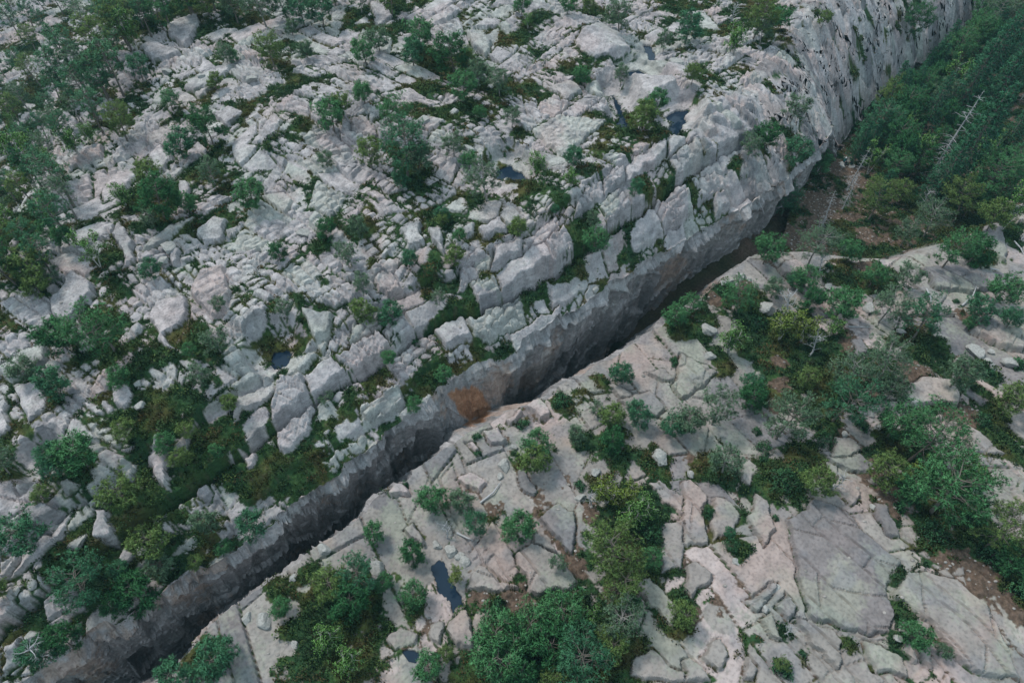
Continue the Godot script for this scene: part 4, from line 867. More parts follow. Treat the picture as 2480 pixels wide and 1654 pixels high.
func ground_y(x: float, z: float) -> float:
	var t := along(x, z)
	var s := across(x, z)
	var sh: Sheet = plateau
	var i := clampi(sh.tl.bsearch(t), 0, sh.nt - 1)
	if s < sh.rim[i]:
		sh = ledge
		i = clampi(sh.tl.bsearch(t), 0, sh.nt - 1)
		if s > sh.rim[i]:
			return lin(FLOOR_LEVEL, t)
	var j := clampi(sh.sl.bsearch((s - sh.rim[i]) if sh.left else (sh.rim[i] - s)), 0, sh.ns - 1)
	return sh.py[i * sh.ns + j]

func build_rock() -> void:
	for k in POOLS.size():
		var flat: Array = POOLS[k]
		var mx := 0.0
		var mz := 0.0
		for n in flat.size() / 2:
			mx += flat[n * 2] / (flat.size() / 2)
			mz += flat[n * 2 + 1] / (flat.size() / 2)
		var t := along(mx, mz)
		var s := across(mx, mz)
		var y := 0.0
		if s > lin(LEFT_RIM, t):
			var q := s - lin(LEFT_RIM, t)
			var k2 := clampf(q / lin(SLOPE_WIDTH, t), 0.0, 1.0)
			k2 = k2 * (1.6 - 0.6 * k2)
			y = lerpf(lin(RIM_LEVEL, t), lin(PLATEAU_LEVEL, t), k2) + 2.0 * smoothstep(0.0, 60.0, q) + und(mx, mz)
		else:
			y = 1.2 * smoothstep(5.0, 50.0, -s) + und(mx, mz) * 0.5
		pool_level.append(y - 0.05)
	plateau = Sheet.new()
	plateau.tl = lines([[-14.0, 70.0, 0.15], [70.0, 188.0, 0.25]])
	plateau.sl = lines([[0.0, 8.0, 0.1], [8.0, 34.0, 0.155], [34.0, 90.0, 0.25], [90.0, 176.0, 0.4]])
	plateau.rim.resize(plateau.tl.size())
	shape_sheet(plateau)
	ledge = Sheet.new()
	ledge.left = false
	ledge.tl = lines([[-6.0, 86.0, 0.125], [86.0, 188.0, 0.32]])
	ledge.sl = lines([[0.0, 46.0, 0.125], [46.0, 80.0, 0.4]])
	ledge.rim.resize(ledge.tl.size())
	shape_sheet(ledge)
	var p := thing("rock_plateau")
	p.set_meta("kind", "structure")
	var made := emit_sheet(plateau, p, "fractured_bedrock", "heath_ground")
	tag(made[0], "dark green and brown heath and moss filling hollows between the plateau's pale rocks", "heath", "", "stuff")
	p = thing("rock_ledge")
	p.set_meta("kind", "structure")
	made = emit_sheet(ledge, p, "fractured_bedrock", "mossy_ground")
	tag(made[0], "mossy ground and reddish soil between the flat slabs of the lower ledge", "moss", "", "stuff")
	build_crevice()

func build_crevice() -> void:
	# the sheer wall under the plateau's rim, down to the floor
	var sets := [[plateau, -14.0, 109.0, 90], [ledge, -6.0, 82.0, 30]]
	for d in sets:
		var sh: Sheet = d[0]
		var rows: int = d[3]
		var pos := PackedVector3Array()
		var col := PackedColorArray()
		var count := 0
		for i in sh.nt:
			var t: float = sh.tl[i]
			if t < d[1] or t > d[2]:
				continue
			count += 1
			var top: float = sh.py[i * sh.ns]
			var low := minf(lin(FLOOR_LEVEL, t) - 0.8, top - 0.3)
			var slant := smoothstep(28.5, 31.0, t) * (1.0 - smoothstep(36.0, 38.5, t))
			for r in rows:
				var k := float(r) / (rows - 1)
				var y := lerpf(top, low, k)
				var depth := top - y
				var fade := smoothstep(0.0, 0.6, depth)
				joints(t + n_mid.get_noise_2d(t * 0.5, y * 0.5) * 0.5 + depth * 0.12, y + t * 0.1, 2.6, 6.0, 8)
				var e := v_edge
				var push := (ra[v_hash] - 0.5) * 1.0 * smoothstep(0.0, 0.22, e) - 0.3 * (1.0 - smoothstep(0.0, 0.22, e))
				var h1 := v_hash
				joints(t + y * 0.1, y, 0.9, 2.4, 9)
				push += (ra[v_hash] - 0.5) * 0.22 * smoothstep(0.0, 0.14, v_edge) - 0.14 * (1.0 - smoothstep(0.0, 0.14, v_edge))
				push += n_mid.get_noise_2d(t * 0.5, y * 0.5) * 0.25 + n_fine.get_noise_2d(t * 4.0, y * 4.0) * 0.05
				push *= fade
				if sh.left:
					# broken ledges below the rim, and a face that leans back under them
					push -= (0.55 + 0.9 * n_fine.get_noise_1d(t * 1.1)) * exp(-pow((depth - 1.3 - 0.6 * n_mid.get_noise_1d(t * 0.8)) / 0.45, 2.0)) * (1.0 - slant)
				push -= depth * (-0.12 if sh.left else 0.5) + slant * minf(depth, 7.0) * 0.36
				var side := 1.0 if sh.left else -1.0
				var s: float = sh.rim[i] + push * side
				pos.append(Vector3(ORIGIN_X + t * EX + s * NX, y, ORIGIN_Z + t * EZ + s * NZ))
				var c := Color(0.39, 0.365, 0.368) * (0.85 + 0.25 * rb[h1])
				var streak := n_tint.get_noise_2d(t * 9.0, y * 0.9) + 0.3 * n_fine.get_noise_2d(t * 3.0, y * 0.8)
				if streak > 0.0:
					c = c.lerp(Color(0.27, 0.265, 0.27), clampf(streak * 4.0, 0.0, 0.85))
				var rust := n_tint.get_noise_2d(t * 1.8 + 300.0, y * 1.2 + 70.0) + 0.4 * n_fine.get_noise_2d(t * 3.0, y * 3.0)
				if rust > 0.26:
					c = c.lerp(Color(0.4, 0.28, 0.22), clampf((rust - 0.26) * 3.0, 0.0, 0.65))
				var pale := n_tint.get_noise_2d(t * 2.0 - 200.0, y * 2.0)
				if pale > 0.2:
					c = c.lerp(Color(0.43, 0.41, 0.4), clampf((pale - 0.2) * 2.5, 0.0, 0.6))
				if slant > 0.05:
					var scar := 1.0 - maxf(absf(t - 33.8 - (depth - 4.2) * 0.3) / 1.7 + 0.25 * absf(depth - 4.2) / 2.4, absf(depth - 4.2 - (t - 33.8) * 0.25) / 2.3) + 0.16 * n_mid.get_noise_2d(t * 3.0, y * 3.0)
					if scar > 0.0:
						c = c.lerp(Color(0.42, 0.21, 0.115), minf(scar * 14.0, 0.92))
				c.a = 1.0
				col.append(c)
		var o := part("cliff_wall" if sh.left else "ledge_wall", grid_mesh(pos, col, count, rows, false), M.wall, self)
		o.set_meta("kind", "structure")
	# the floor
	var fpos := PackedVector3Array()
	var fcol := PackedColorArray()
	var fcount := 0
	var ft := -14.0
	while ft < 100.0:
		fcount += 1
		var a := lin(RIGHT_RIM, ft) - 2.5
		var b := lin(LEFT_RIM, ft) + 3.0
		if ft > 78.0:
			a = minf(a, b - 9.0)
		for r in 24:
			var s := lerpf(a, b, r / 23.0)
			var x := ORIGIN_X + ft * EX + s * NX
			var z := ORIGIN_Z + ft * EZ + s * NZ
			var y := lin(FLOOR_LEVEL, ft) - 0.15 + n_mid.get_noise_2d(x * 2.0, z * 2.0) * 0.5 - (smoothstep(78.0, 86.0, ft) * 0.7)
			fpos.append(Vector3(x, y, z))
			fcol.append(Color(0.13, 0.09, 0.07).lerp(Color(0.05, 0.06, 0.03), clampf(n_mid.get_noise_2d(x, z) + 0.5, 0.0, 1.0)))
		ft += 0.4
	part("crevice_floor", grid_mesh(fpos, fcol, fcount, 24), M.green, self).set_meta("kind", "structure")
	# pools
	for k in POOLS.size():
		var flat: Array = POOLS[k]
		var poly := PackedVector2Array()
		for n in flat.size() / 2:
			poly.append(Vector2(flat[n * 2], flat[n * 2 + 1]))
		var grown := Geometry2D.offset_polygon(poly, 0.45, Geometry2D.JOIN_ROUND)
		var st := SurfaceTool.new()
		st.begin(Mesh.PRIMITIVE_TRIANGLES)
		for o in Geometry2D.triangulate_polygon(grown[0]):
			st.set_normal(Vector3.UP)
			st.add_vertex(Vector3(grown[0][o].x, pool_level[k], grown[0][o].y))
		part("pool_water", st.commit(), M.water, self).set_meta("kind", "structure")

func build_far_ground() -> void:
	# the country beyond the frame, coarser, so that the rock goes on to the horizon
	var pos := PackedVector3Array()
	var col := PackedColorArray()
	var ids := {}
	var st := SurfaceTool.new()
	st.begin(Mesh.PRIMITIVE_TRIANGLES)
	var cell := 8.0
	var nx := 150
	for i in nx:
		for j in nx:
			var x := (i - nx * 0.5) * cell
			var z := (j - nx * 0.5) * cell - 60.0
			var t := along(x, z)
			var s := across(x, z)
			var y := 0.0
			if s > lin(LEFT_RIM, t):
				var q := s - lin(LEFT_RIM, t)
				var d := s - lin(PLATEAU_EDGE, t)
				y = lin(PLATEAU_LEVEL, t) + 2.0 * smoothstep(0.0, 60.0, q) - 20.0 * smoothstep(0.0, 24.0, d) - 0.03 * maxf(0.0, d - 24.0)
				if q < 10.0:
					y = lin(FLOOR_LEVEL, t) - 6.0
			else:
				y = -0.4 if s < -8.0 else lin(FLOOR_LEVEL, t) - 6.0
			y += n_big.get_noise_2d(x * 0.5, z * 0.5) * 3.0 * smoothstep(150.0, 400.0, absf(x) + absf(z))
			var inside := seen(x, y, z)
			if inside:
				y -= 8.0
			pos.append(Vector3(x, y - 0.8, z))
			var g := n_big.get_noise_2d(x, z)
			col.append(Color(0.06, 0.09, 0.04) if g > -0.1 else Color(0.33, 0.33, 0.31))
	part("terrain", grid_mesh(pos, col, nx, nx), M.green, self).set_meta("kind", "structure")

# ---------------------------------------------------------------- trees, shrubs, stones, people

class Plant:
	var wood_v := PackedVector3Array()
	var wood_n := PackedVector3Array()
	var limb_v := PackedVector3Array()
	var limb_n := PackedVector3Array()
	var leaf_v := PackedVector3Array()
	var leaf_n := PackedVector3Array()
	var leaf_c := PackedColorArray()
	var r := RandomNumberGenerator.new()
	func tube(path: Array, radii: Array, sides: int, main: bool) -> void:
		var rings := []
		for i in path.size():
			var d: Vector3 = (path[mini(i + 1, path.size() - 1)] - path[maxi(i - 1, 0)]).normalized()
			var a := d.cross(Vector3(0.31, 0.2, 0.93)).normalized()
			var b := d.cross(a)
			var ring := []
			for k in sides:
				var w := TAU * k / sides
				ring.append(a * cos(w) + b * sin(w))
			rings.append(ring)
		for i in path.size() - 1:
			for k in sides:
				var l := (k + 1) % sides
				for o in [[i, k], [i + 1, k], [i, l], [i, l], [i + 1, k], [i + 1, l]]:
					var n: Vector3 = rings[o[0]][o[1]]
					var p: Vector3 = path[o[0]] + n * radii[o[0]]
					if main:
						wood_v.append(p)
						wood_n.append(n)
					else:
						limb_v.append(p)
						limb_n.append(n)
	func leaf(at: Vector3, d: Vector3, length: float, width: float, centre: Vector3, c: Color, two := false) -> void:
		var a := d.cross(Vector3(r.randf() - 0.5, r.randf() - 0.5, r.randf() - 0.5)).normalized() * width * 0.5
		var n := ((at - centre).normalized() * 0.6 + Vector3(r.randf() - 0.5, r.randf() + 0.15, r.randf() - 0.5)).normalized()
		var tip := at + d * length
		if two:
			var m := at + d * length * 0.5
			for p in [at, m + a, m - a, m - a, m + a, tip]:
				leaf_v.append(p)
				leaf_n.append(n)
				leaf_c.append(c)
		else:
			for p in [at - a, at + a, tip]:
				leaf_v.append(p)
				leaf_n.append(n)
				leaf_c.append(c)
	func any_dir() -> Vector3:
		var z := r.randf_range(-1, 1)
		var w := r.randf() * TAU
		return Vector3(cos(w) * sqrt(1 - z * z), z, sin(w) * sqrt(1 - z * z))
	func tuft(at: Vector3, d: Vector3, count: int, length: float, width: float, centre: Vector3) -> void:
		var k := r.randf_range(0.7, 1.3)
		var c := Color(k * r.randf_range(0.92, 1.12), k, k * r.randf_range(0.9, 1.1), 1.0)
		for i in count:
			var q := (d * 0.7 + any_dir()).normalized()
			leaf(at + any_dir() * length * 0.25, q, length * r.randf_range(0.7, 1.2), width, centre, c)
	func clump(at: Vector3, radius: float, count: int, length: float, width: float, centre: Vector3) -> void:
		var k := r.randf_range(0.72, 1.3)
		var c := Color(k * r.randf_range(0.9, 1.15), k, k * r.randf_range(0.85, 1.1), 1.0)
		for i in count:
			leaf(at + any_dir() * radius * pow(r.randf(), 0.4), any_dir(), length * r.randf_range(0.7, 1.3), width, centre, c, true)
	func made(v: PackedVector3Array, n: PackedVector3Array, c := PackedColorArray()) -> ArrayMesh:
		if v.is_empty():
			return null
		var arrays := []
		arrays.resize(Mesh.ARRAY_MAX)
		arrays[Mesh.ARRAY_VERTEX] = v
		arrays[Mesh.ARRAY_NORMAL] = n
		if c.size():
			arrays[Mesh.ARRAY_COLOR] = c
		var m := ArrayMesh.new()
		m.add_surface_from_arrays(Mesh.PRIMITIVE_TRIANGLES, arrays)
		return m
	func finish(w: float, h: float) -> Dictionary:
		wood_v.append_array(limb_v)
		wood_n.append_array(limb_n)
		return {"wood": made(wood_v, wood_n), "leaves": made(leaf_v, leaf_n, leaf_c), "w": w, "h": h}

func pine(sd: int, w: float, h: float, low: float, density: float) -> Dictionary:
	# low: where the crown begins; a crooked tapered trunk, limbs that rise at their ends, needle tufts on the twigs
	var p := Plant.new()
	p.r.seed = sd
	var lean := Vector3(p.r.randf_range(-0.1, 0.1), 0, p.r.randf_range(-0.1, 0.1)) * h
	var trunk := []
	var radii := []
	for i in 7:
		var f := i / 6.0
		trunk.append(Vector3(sin(f * 4.0 + sd) * 0.03 * h, f * h * 0.97 - 0.15, cos(f * 3.0 + sd) * 0.03 * h) + lean * f * f)
		radii.append(lerpf(0.02 * h + 0.03, 0.012, pow(f, 0.8)))
	p.tube(trunk, radii, 6, true)
	var centre := Vector3(0, h * (low + 1.0) * 0.5 - h * 0.1, 0) + lean * 0.5
	var count := int(14 + w * 3.0)
	var az := p.r.randf() * TAU
	for i in count:
		var f := lerpf(low, 0.97, pow((i + p.r.randf() * 0.6) / count, 0.85))
		az += 2.4 + p.r.randf_range(-0.5, 0.5)
		var k := f * 6.0
		var root: Vector3 = trunk[int(k)].lerp(trunk[mini(int(k) + 1, 6)], k - int(k))
		var dome := sqrt(maxf(0.04, 1.0 - pow((f - low - 0.18) / (1.02 - low - 0.18), 2.0) if f > low + 0.18 else 0.75 + 0.25 * (f - low) / 0.18))
		var reach := w * 0.5 * dome * p.r.randf_range(0.7, 1.12)
		var out := Vector3(cos(az), 0, sin(az))
		var rise := p.r.randf_range(0.1, 0.45) + (f - low) * 0.5
		var limb := [root, root + out * reach * 0.35 + Vector3.UP * reach * rise * 0.2, root + out * reach * 0.7 + Vector3.UP * reach * rise * 0.55 + p.any_dir() * reach * 0.06, root + out * reach + Vector3.UP * reach * rise]
		var r0 := 0.0055 * h + 0.008
		p.tube(limb, [r0, r0 * 0.75, r0 * 0.5, 0.008], 4, false)
		var twigs := int(4 + reach * 4.0)
		for q in twigs:
			var g := p.r.randf_range(0.35, 1.0)
			var k3 := g * 3.0
			var at: Vector3 = limb[mini(int(k3), 3)].lerp(limb[mini(int(k3) + 1, 3)], k3 - int(k3))
			var away := (out * p.r.randf_range(0.1, 0.9) + out.cross(Vector3.UP) * p.r.randf_range(-1, 1) + Vector3.UP * p.r.randf_range(0.1, 0.8)).normalized()
			var tl := (0.25 + reach * 0.22) * p.r.randf_range(0.6, 1.2)
			var tip := at + away * tl
			p.tube([at, tip], [0.014, 0.006], 3, false)
			var tufts := int(ceil((3.6 + tl * 6.0) * density))
			for m in tufts:
				p.tuft(at.lerp(tip, p.r.randf_range(0.3, 1.1)) + p.any_dir() * 0.2, away, 12, 0.2, 0.032, centre)
	return p.finish(w, h)

func birch(sd: int, w: float, h: float) -> Dictionary:
	var p := Plant.new()
	p.r.seed = sd
	var centre := Vector3(0, h * 0.6, 0)
	var stems := 2 + sd % 2
	for s in stems:
		var a := TAU * s / stems + p.r.randf()
		var out := Vector3(cos(a), 0, sin(a)) * w * 0.16
		var path := [Vector3(0, -0.1, 0), out * 0.5 + Vector3(0, h * 0.35, 0), out + Vector3(0, h * 0.65, 0) + p.any_dir() * 0.15, out * 1.2 + Vector3(0, h * 0.93, 0)]
		p.tube(path, [0.07, 0.055, 0.035, 0.012], 5, true)
		for i in int(10 + w * 2.5):
			var f := p.r.randf_range(0.3, 1.0)
			var k := f * 3.0
			var at: Vector3 = path[mini(int(k), 3)].lerp(path[mini(int(k) + 1, 3)], k - int(k))
			var d := (p.any_dir() + Vector3.UP * 0.5).normalized()
			var reach := w * 0.4 * sqrt(maxf(0.1, 1.0 - pow((f - 0.55) / 0.5, 2.0))) * p.r.randf_range(0.5, 1.0)
			var tip := at + d * reach
			p.tube([at, at.lerp(tip, 0.5) + Vector3.UP * 0.08, tip], [0.022, 0.014, 0.006], 3, false)
			for m in int(4 + reach * 4.0):
				p.clump(at.lerp(tip, p.r.randf_range(0.3, 1.1)) + p.any_dir() * 0.15, 0.2, 9, 0.13, 0.09, centre)
	return p.finish(w, h)

func shrub(sd: int, w: float, h: float) -> Dictionary:
	var p := Plant.new()
	p.r.seed = sd
	var centre := Vector3(0, h * 0.2, 0)
	for i in int(26 + w * w * 7.0):
		var d := p.any_dir()
		d.y = absf(d.y)
		var e := Vector3(d.x * w * 0.5, d.y * h, d.z * w * 0.5) * p.r.randf_range(0.75, 1.0) * (0.85 + 0.25 * sin(d.x * 5.0 + sd) * cos(d.z * 4.0))
		if i % 4 == 0:
			p.tube([Vector3(0, -0.1, 0), e * 0.5 + Vector3.UP * 0.05, e * 0.95], [0.03, 0.02, 0.008], 3, i == 0)
		p.clump(e, 0.2, 16, 0.13, 0.07, centre)
		p.clump(e * 0.75, 0.2, 8, 0.13, 0.07, centre)
	return p.finish(w, h)

func spruce(sd: int, w: float, h: float, bare: bool) -> Dictionary:
	var p := Plant.new()
	p.r.seed = sd
	p.tube([Vector3(0, -0.2, 0), Vector3(0.05, h * 0.5, 0.03), Vector3(0, h, 0)], [(0.011 if bare else 0.018) * h + 0.03, (0.006 if bare else 0.011) * h + 0.02, 0.008], 6, true)
	var centre := Vector3(0, h * 0.4, 0)
	var f := 0.12
	while f < 0.98:
		var n := 6 if not bare else 2 + p.r.randi() % 4
		var a0 := p.r.randf() * TAU
		for k in n:
			var a := a0 + TAU * k / n + p.r.randf_range(-0.3, 0.3)
			var reach := w * 0.5 * pow(1.0 - f, 0.75) * (p.r.randf_range(0.65, 1.1) if not bare else p.r.randf_range(0.25, 1.15)) + 0.12
			var out := Vector3(cos(a), 0, sin(a))
			var root := Vector3(0, h * (f + p.r.randf_range(-0.01, 0.01)), 0)
			var tip := root + out * reach - Vector3.UP * reach * (0.25 if f < 0.7 else -0.1)
			var mid := root + out * reach * 0.5 + Vector3.UP * reach * (-0.02)
			p.tube([root, mid, tip], [0.02 + 0.01 * reach, 0.014, 0.006], 3, false)
			if bare:
				for q in int(3 + reach * 8.0):
					var g := p.r.randf_range(0.3, 1.0)
					var at := root.lerp(tip, g)
					p.tube([at, at + (out * 0.6 + out.cross(Vector3.UP) * (1 if q % 2 else -1) * 0.8 - Vector3.UP * 0.3).normalized() * reach * p.r.randf_range(0.15, 0.45)], [0.009, 0.004], 3, false)
			else:
				for q in int(3 + reach * 5.0):
					var at := root.lerp(tip, p.r.randf_range(0.2, 1.05))
					p.tuft(at + out.cross(Vector3.UP) * p.r.randf_range(-0.22, 0.22) * reach, (out - Vector3.UP * 0.5).normalized(), 11, 0.24, 0.045, centre)
		f += 0.042 + (0.012 if not bare else 0.05) * p.r.randf()
	return p.finish(w, h)

func dead_pine(sd: int, w: float, h: float) -> Dictionary:
	var p := Plant.new()
	p.r.seed = sd
	var trunk := []
	for i in 5:
		var f := i / 4.0
		trunk.append(Vector3(sin(f * 5.0 + sd) * 0.07 * h, f * h - 0.15, cos(f * 4.0 + sd) * 0.06 * h))
	p.tube(trunk, [0.028 * h + 0.03, 0.024 * h + 0.02, 0.018 * h, 0.01 * h, 0.012], 6, true)
	for i in 18:
		var f := p.r.randf_range(0.3, 0.98)
		var k := f * 4.0
		var root: Vector3 = trunk[mini(int(k), 4)].lerp(trunk[mini(int(k) + 1, 4)], k - int(k))
		var d := (Vector3(p.r.randf_range(-1, 1), p.r.randf_range(-0.1, 0.9), p.r.randf_range(-1, 1))).normalized()
		var reach := w * 0.5 * p.r.randf_range(0.5, 1.0)
		var mid := root + d * reach * 0.5 + p.any_dir() * reach * 0.15
		var tip := mid + (d + p.any_dir() * 0.5).normalized() * reach * 0.5
		p.tube([root, mid, tip], [0.03 + 0.008 * h, 0.022, 0.008], 4, false)
		for q in 5:
			var at := mid.lerp(tip, p.r.randf())
			p.tube([at, at + (d + p.any_dir()).normalized() * reach * 0.3], [0.015, 0.005], 3, false)
	return p.finish(w, h)

func boulder_mesh(sd: int) -> ArrayMesh:
	var r := RandomNumberGenerator.new()
	r.seed = sd
	var planes := []
	for i in 11:
		var z := r.randf_range(-1, 1)
		var a := r.randf() * TAU
		planes.append([Vector3(cos(a) * sqrt(1 - z * z), z, sin(a) * sqrt(1 - z * z)), r.randf_range(0.42, 0.78)])
	planes.append([Vector3(r.randf_range(-0.2, 0.2), 1, r.randf_range(-0.2, 0.2)).normalized(), r.randf_range(0.5, 0.7)])
	var st := SurfaceTool.new()
	st.begin(Mesh.PRIMITIVE_TRIANGLES)
	st.set_smooth_group(-1)
	var rows := 16
	var cols := 28
	var n := noise(FastNoiseLite.TYPE_SIMPLEX_SMOOTH, 1.4, 3, sd)
	for i in rows + 1:
		for j in cols + 1:
			var f := PI * i / rows
			var a := TAU * (j % cols) / cols
			var p := Vector3(sin(f) * cos(a), cos(f), sin(f) * sin(a))
			for q in planes:
				var over: float = p.dot(q[0]) - q[1]
				if over > 0.0:
					p -= q[0] * over * 0.93
			p *= 1.0 + 0.1 * n.get_noise_3dv(p * 2.0)
			p.y *= 0.8
			var k := r.randf_range(0.97, 1.03)
			st.set_color(Color(0.37 * k, 0.365 * k, 0.35 * k))
			st.add_vertex(p * 0.62)
	for i in rows:
		for j in cols:
			var a := i * (cols + 1) + j
			for o in [a, a + 1, a + cols + 1, a + 1, a + cols + 2, a + cols + 1]:
				st.add_index(o)
	st.generate_normals()
	return st.commit()

func zone(x: float, z: float) -> int:
	# 0 lower forest, 1 plateau, 2 rim and cliff slope, 3 crevice, 4 lower ledge, 5 wooded gully
	var t := along(x, z)
	var s := across(x, z)
	if s > lin(LEFT_RIM, t):
		if s > lin(PLATEAU_EDGE, t) - 2.0:
			return 0
		return 2 if s < lin(LEFT_RIM, t) + lin(SLOPE_WIDTH, t) else 1
	if s > lin(RIGHT_RIM, t):
		return 3
	return 5 if t > 76.0 and s > lin(VALLEY_BORDER, t) - 3.0 else 4

func around(x: float, z: float) -> String:
	for k in POOLS.size():
		if Vector2(x - POOLS[k][0], z - POOLS[k][1]).length() < 5.0:
			return ["beside the heart-shaped pool on the plateau", "beside the pool with the mossy islet", "beside the pool under the squared block", "beside the long narrow rock pool", "beside the upper rock pool", "beside the small upper pool", "beside the ledge pool", "beside the round pothole pool", "beside the tiny dark pool"][k]
	var sh: Sheet = plateau if across(x, z) > lin(LEFT_RIM, along(x, z)) else ledge
	var g := sh.near(along(x, z), across(x, z))
	var at: int = g.x * sh.ns + g.y
	if sh.state[at] == 1:
		return "on bare rock"
	if sh.dirt[at] > 0.6:
		return "on reddish bare soil"
	return "in deep heath" if sh.green[at] > 0.8 else "at a heath patch"

const ZONE_WORDS := ["in the lower wood beyond the plateau", "on the plateau", "above the crevice wall", "down inside the crevice", "on the lower ledge", "in the wooded gully"]

func beside(k: int, kind: int, x: float, z: float) -> String:
	# what stands next to it, if something of another kind does
	for b in BOULDERS.size() / 3:
		if Vector2(BOULDERS[b * 3] - x, BOULDERS[b * 3 + 1] - z).length() < BOULDERS[b * 3 + 2] * 0.5 + 1.8:
			return "beside a boulder "
	var words := {1: "thin grey pine", 3: "light green birch", 4: "yellowing birch", 5: "low dark bush", 6: "dead pine", 7: "spruce", 8: "dead spruce", 2: "dark pine"}
	for b in TREES.size() / 5:
		var other := int(TREES[b * 5 + 4])
		if b != k and other != kind and words.has(other) and Vector2(TREES[b * 5] - x, TREES[b * 5 + 1] - z).length() < 3.0:
			return "beside a " + words[other] + " "
	var gap := minf(absf(across(x, z) - lin(LEFT_RIM, along(x, z))), absf(across(x, z) - lin(RIGHT_RIM, along(x, z))))
	if gap < 3.5 and along(x, z) < 78.0:
		return "at the crevice rim "
	var zn := zone(x, z)
	return around(x, z) + " " if zn == 1 or zn == 2 or zn == 4 else ""

func build_plants() -> void:
	# one of each kind of tree, then copies
	var kinds := {
		0: ["pine_tree", "pine", [pine(101, 2.4, 3.3, 0.25, 0.9), pine(102, 2.6, 3.4, 0.3, 0.75), pine(103, 4.0, 5.4, 0.3, 0.65), pine(104, 4.4, 5.6, 0.28, 0.6), pine(105, 6.4, 8.0, 0.3, 0.55), pine(106, 5.6, 7.4, 0.33, 0.5)], M.pine, M.bark, "green-crowned pine"],
		1: ["pine_tree", "pine", [pine(111, 2.4, 3.2, 0.3, 0.5), pine(112, 3.6, 4.8, 0.32, 0.45), pine(113, 5.0, 6.4, 0.33, 0.38)], M.pine_grey, M.bark_grey, "thin grey-green pine"],
		2: ["pine_tree", "pine", [pine(121, 2.6, 3.3, 0.15, 1.1), pine(122, 4.2, 5.4, 0.2, 0.95), pine(123, 5.4, 6.4, 0.2, 0.75)], M.pine_dark, M.bark, "dark dense pine"],
		3: ["birch_tree", "birch", [birch(131, 3.0, 3.6), birch(132, 4.2, 4.8)], M.birch, M.birch_bark, "light green birch"],
		4: ["birch_tree", "birch", [birch(141, 3.6, 4.0), birch(142, 4.4, 4.6)], M.yellow, M.birch_bark, "yellowing birch"],
		5: ["juniper_bush", "bush", [shrub(151, 1.4, 0.8), shrub(152, 2.4, 1.3), shrub(153, 3.4, 1.7)], M.shrub, M.bark, "low dark green bush"],
		6: ["dead_tree", "dead tree", [dead_pine(161, 2.6, 3.2), dead_pine(162, 3.4, 4.2)], M.dead, M.dead, "bleached leafless pine"],
		7: ["spruce_tree", "spruce", [spruce(171, 4.0, 8.5, false), spruce(172, 4.6, 9.5, false)], M.spruce, M.bark, "dark conical spruce"],
		8: ["dead_spruce", "dead tree", [spruce(181, 3.0, 8.0, true)], M.dead, M.dead, "bleached bare spruce skeleton"],
		9: ["pine_tree", "pine", [pine(191, 3.0, 7.4, 0.4, 0.55), pine(192, 3.4, 8.0, 0.42, 0.45), pine(193, 2.8, 6.4, 0.38, 0.55)], M.forest, M.bark, "slender high-crowned pine"],
		10: ["pine_tree", "pine", [pine(194, 3.2, 7.2, 0.45, 0.45)], M.pine_grey, M.bark_grey, "slender thin-crowned grey pine"],
		11: ["birch_tree", "birch", [birch(195, 3.2, 5.6)], M.birch, M.birch_bark, "tall light green birch"],
	}
	var first := {}
	for k in TREES.size() / 5:
		var x: float = TREES[k * 5]
		var z: float = TREES[k * 5 + 1]
		var w: float = TREES[k * 5 + 2]
		var h: float = TREES[k * 5 + 3]
		var kind := int(TREES[k * 5 + 4])
		var def: Array = kinds[kind]
		var best := 0
		var gap := 1e9
		for i in def[2].size():
			var g: float = absf(log(def[2][i].w / w)) + rng.randf() * 0.3
			if g < gap:
				gap = g
				best = i
		var v: Dictionary = def[2][best]
		var key := kind * 10 + best
		var o: Node3D
		if first.has(key):
			o = first[key].duplicate()
			o.name = numbered(def[0])
			add_child(o)
		else:
			o = thing(def[0])
			if v.wood:
				part("trunk", v.wood, def[4], o)
			if v.leaves:
				part("crown", v.leaves, def[3], o)
			first[key] = o
		var look: String = def[5]
		if kind == 0 or kind == 9:
			var foliage: MeshInstance3D = o.get_node("crown")
			var pick: int = [0, 0, 0, 1, 1, 2, 2, 3][rng.randi() % 8]
			foliage.material_override = [def[3], M.pine_b, M.pine_c, M.pine_grey][pick]
			look = ["green-crowned", "yellow-green", "bluish-green", "grey-green"][pick] + (" pine" if kind == 0 else " slender pine")
		var y := ground_y(x, z)
		o.position = Vector3(x, y - 0.05, z)
		var sx: float = w / v.w
		sx *= 1.03
		o.scale = Vector3(sx, lerpf(sx, h / v.h, 0.7), sx)
		o.rotation = Vector3(rng.randf_range(-0.07, 0.07), rng.randf() * TAU, rng.randf_range(-0.07, 0.07))
		var big := "tiny " if h < 1.6 else ("small " if h < 2.6 else ("" if h < 4.2 else ("big " if h < 6.5 else "very big ")))
		if kind == 5:
			big = "tiny " if w < 1.3 else ("" if w < 2.6 else "wide ")
		elif kind >= 9:
			big = "shorter " if h < 6.5 else ("" if h < 8.6 else "lofty ")
		var zn := zone(x, z)
		tag(o, (big + look + " " + beside(k, kind, x, z) + ZONE_WORDS[zn]).replace("on the plateau on the plateau", "on the plateau"), def[1], def[1] + " group " + ZONE_WORDS[zn])
	# loose boulders
	var shapes := []
	for i in 7:
		shapes.append(boulder_mesh(300 + i))
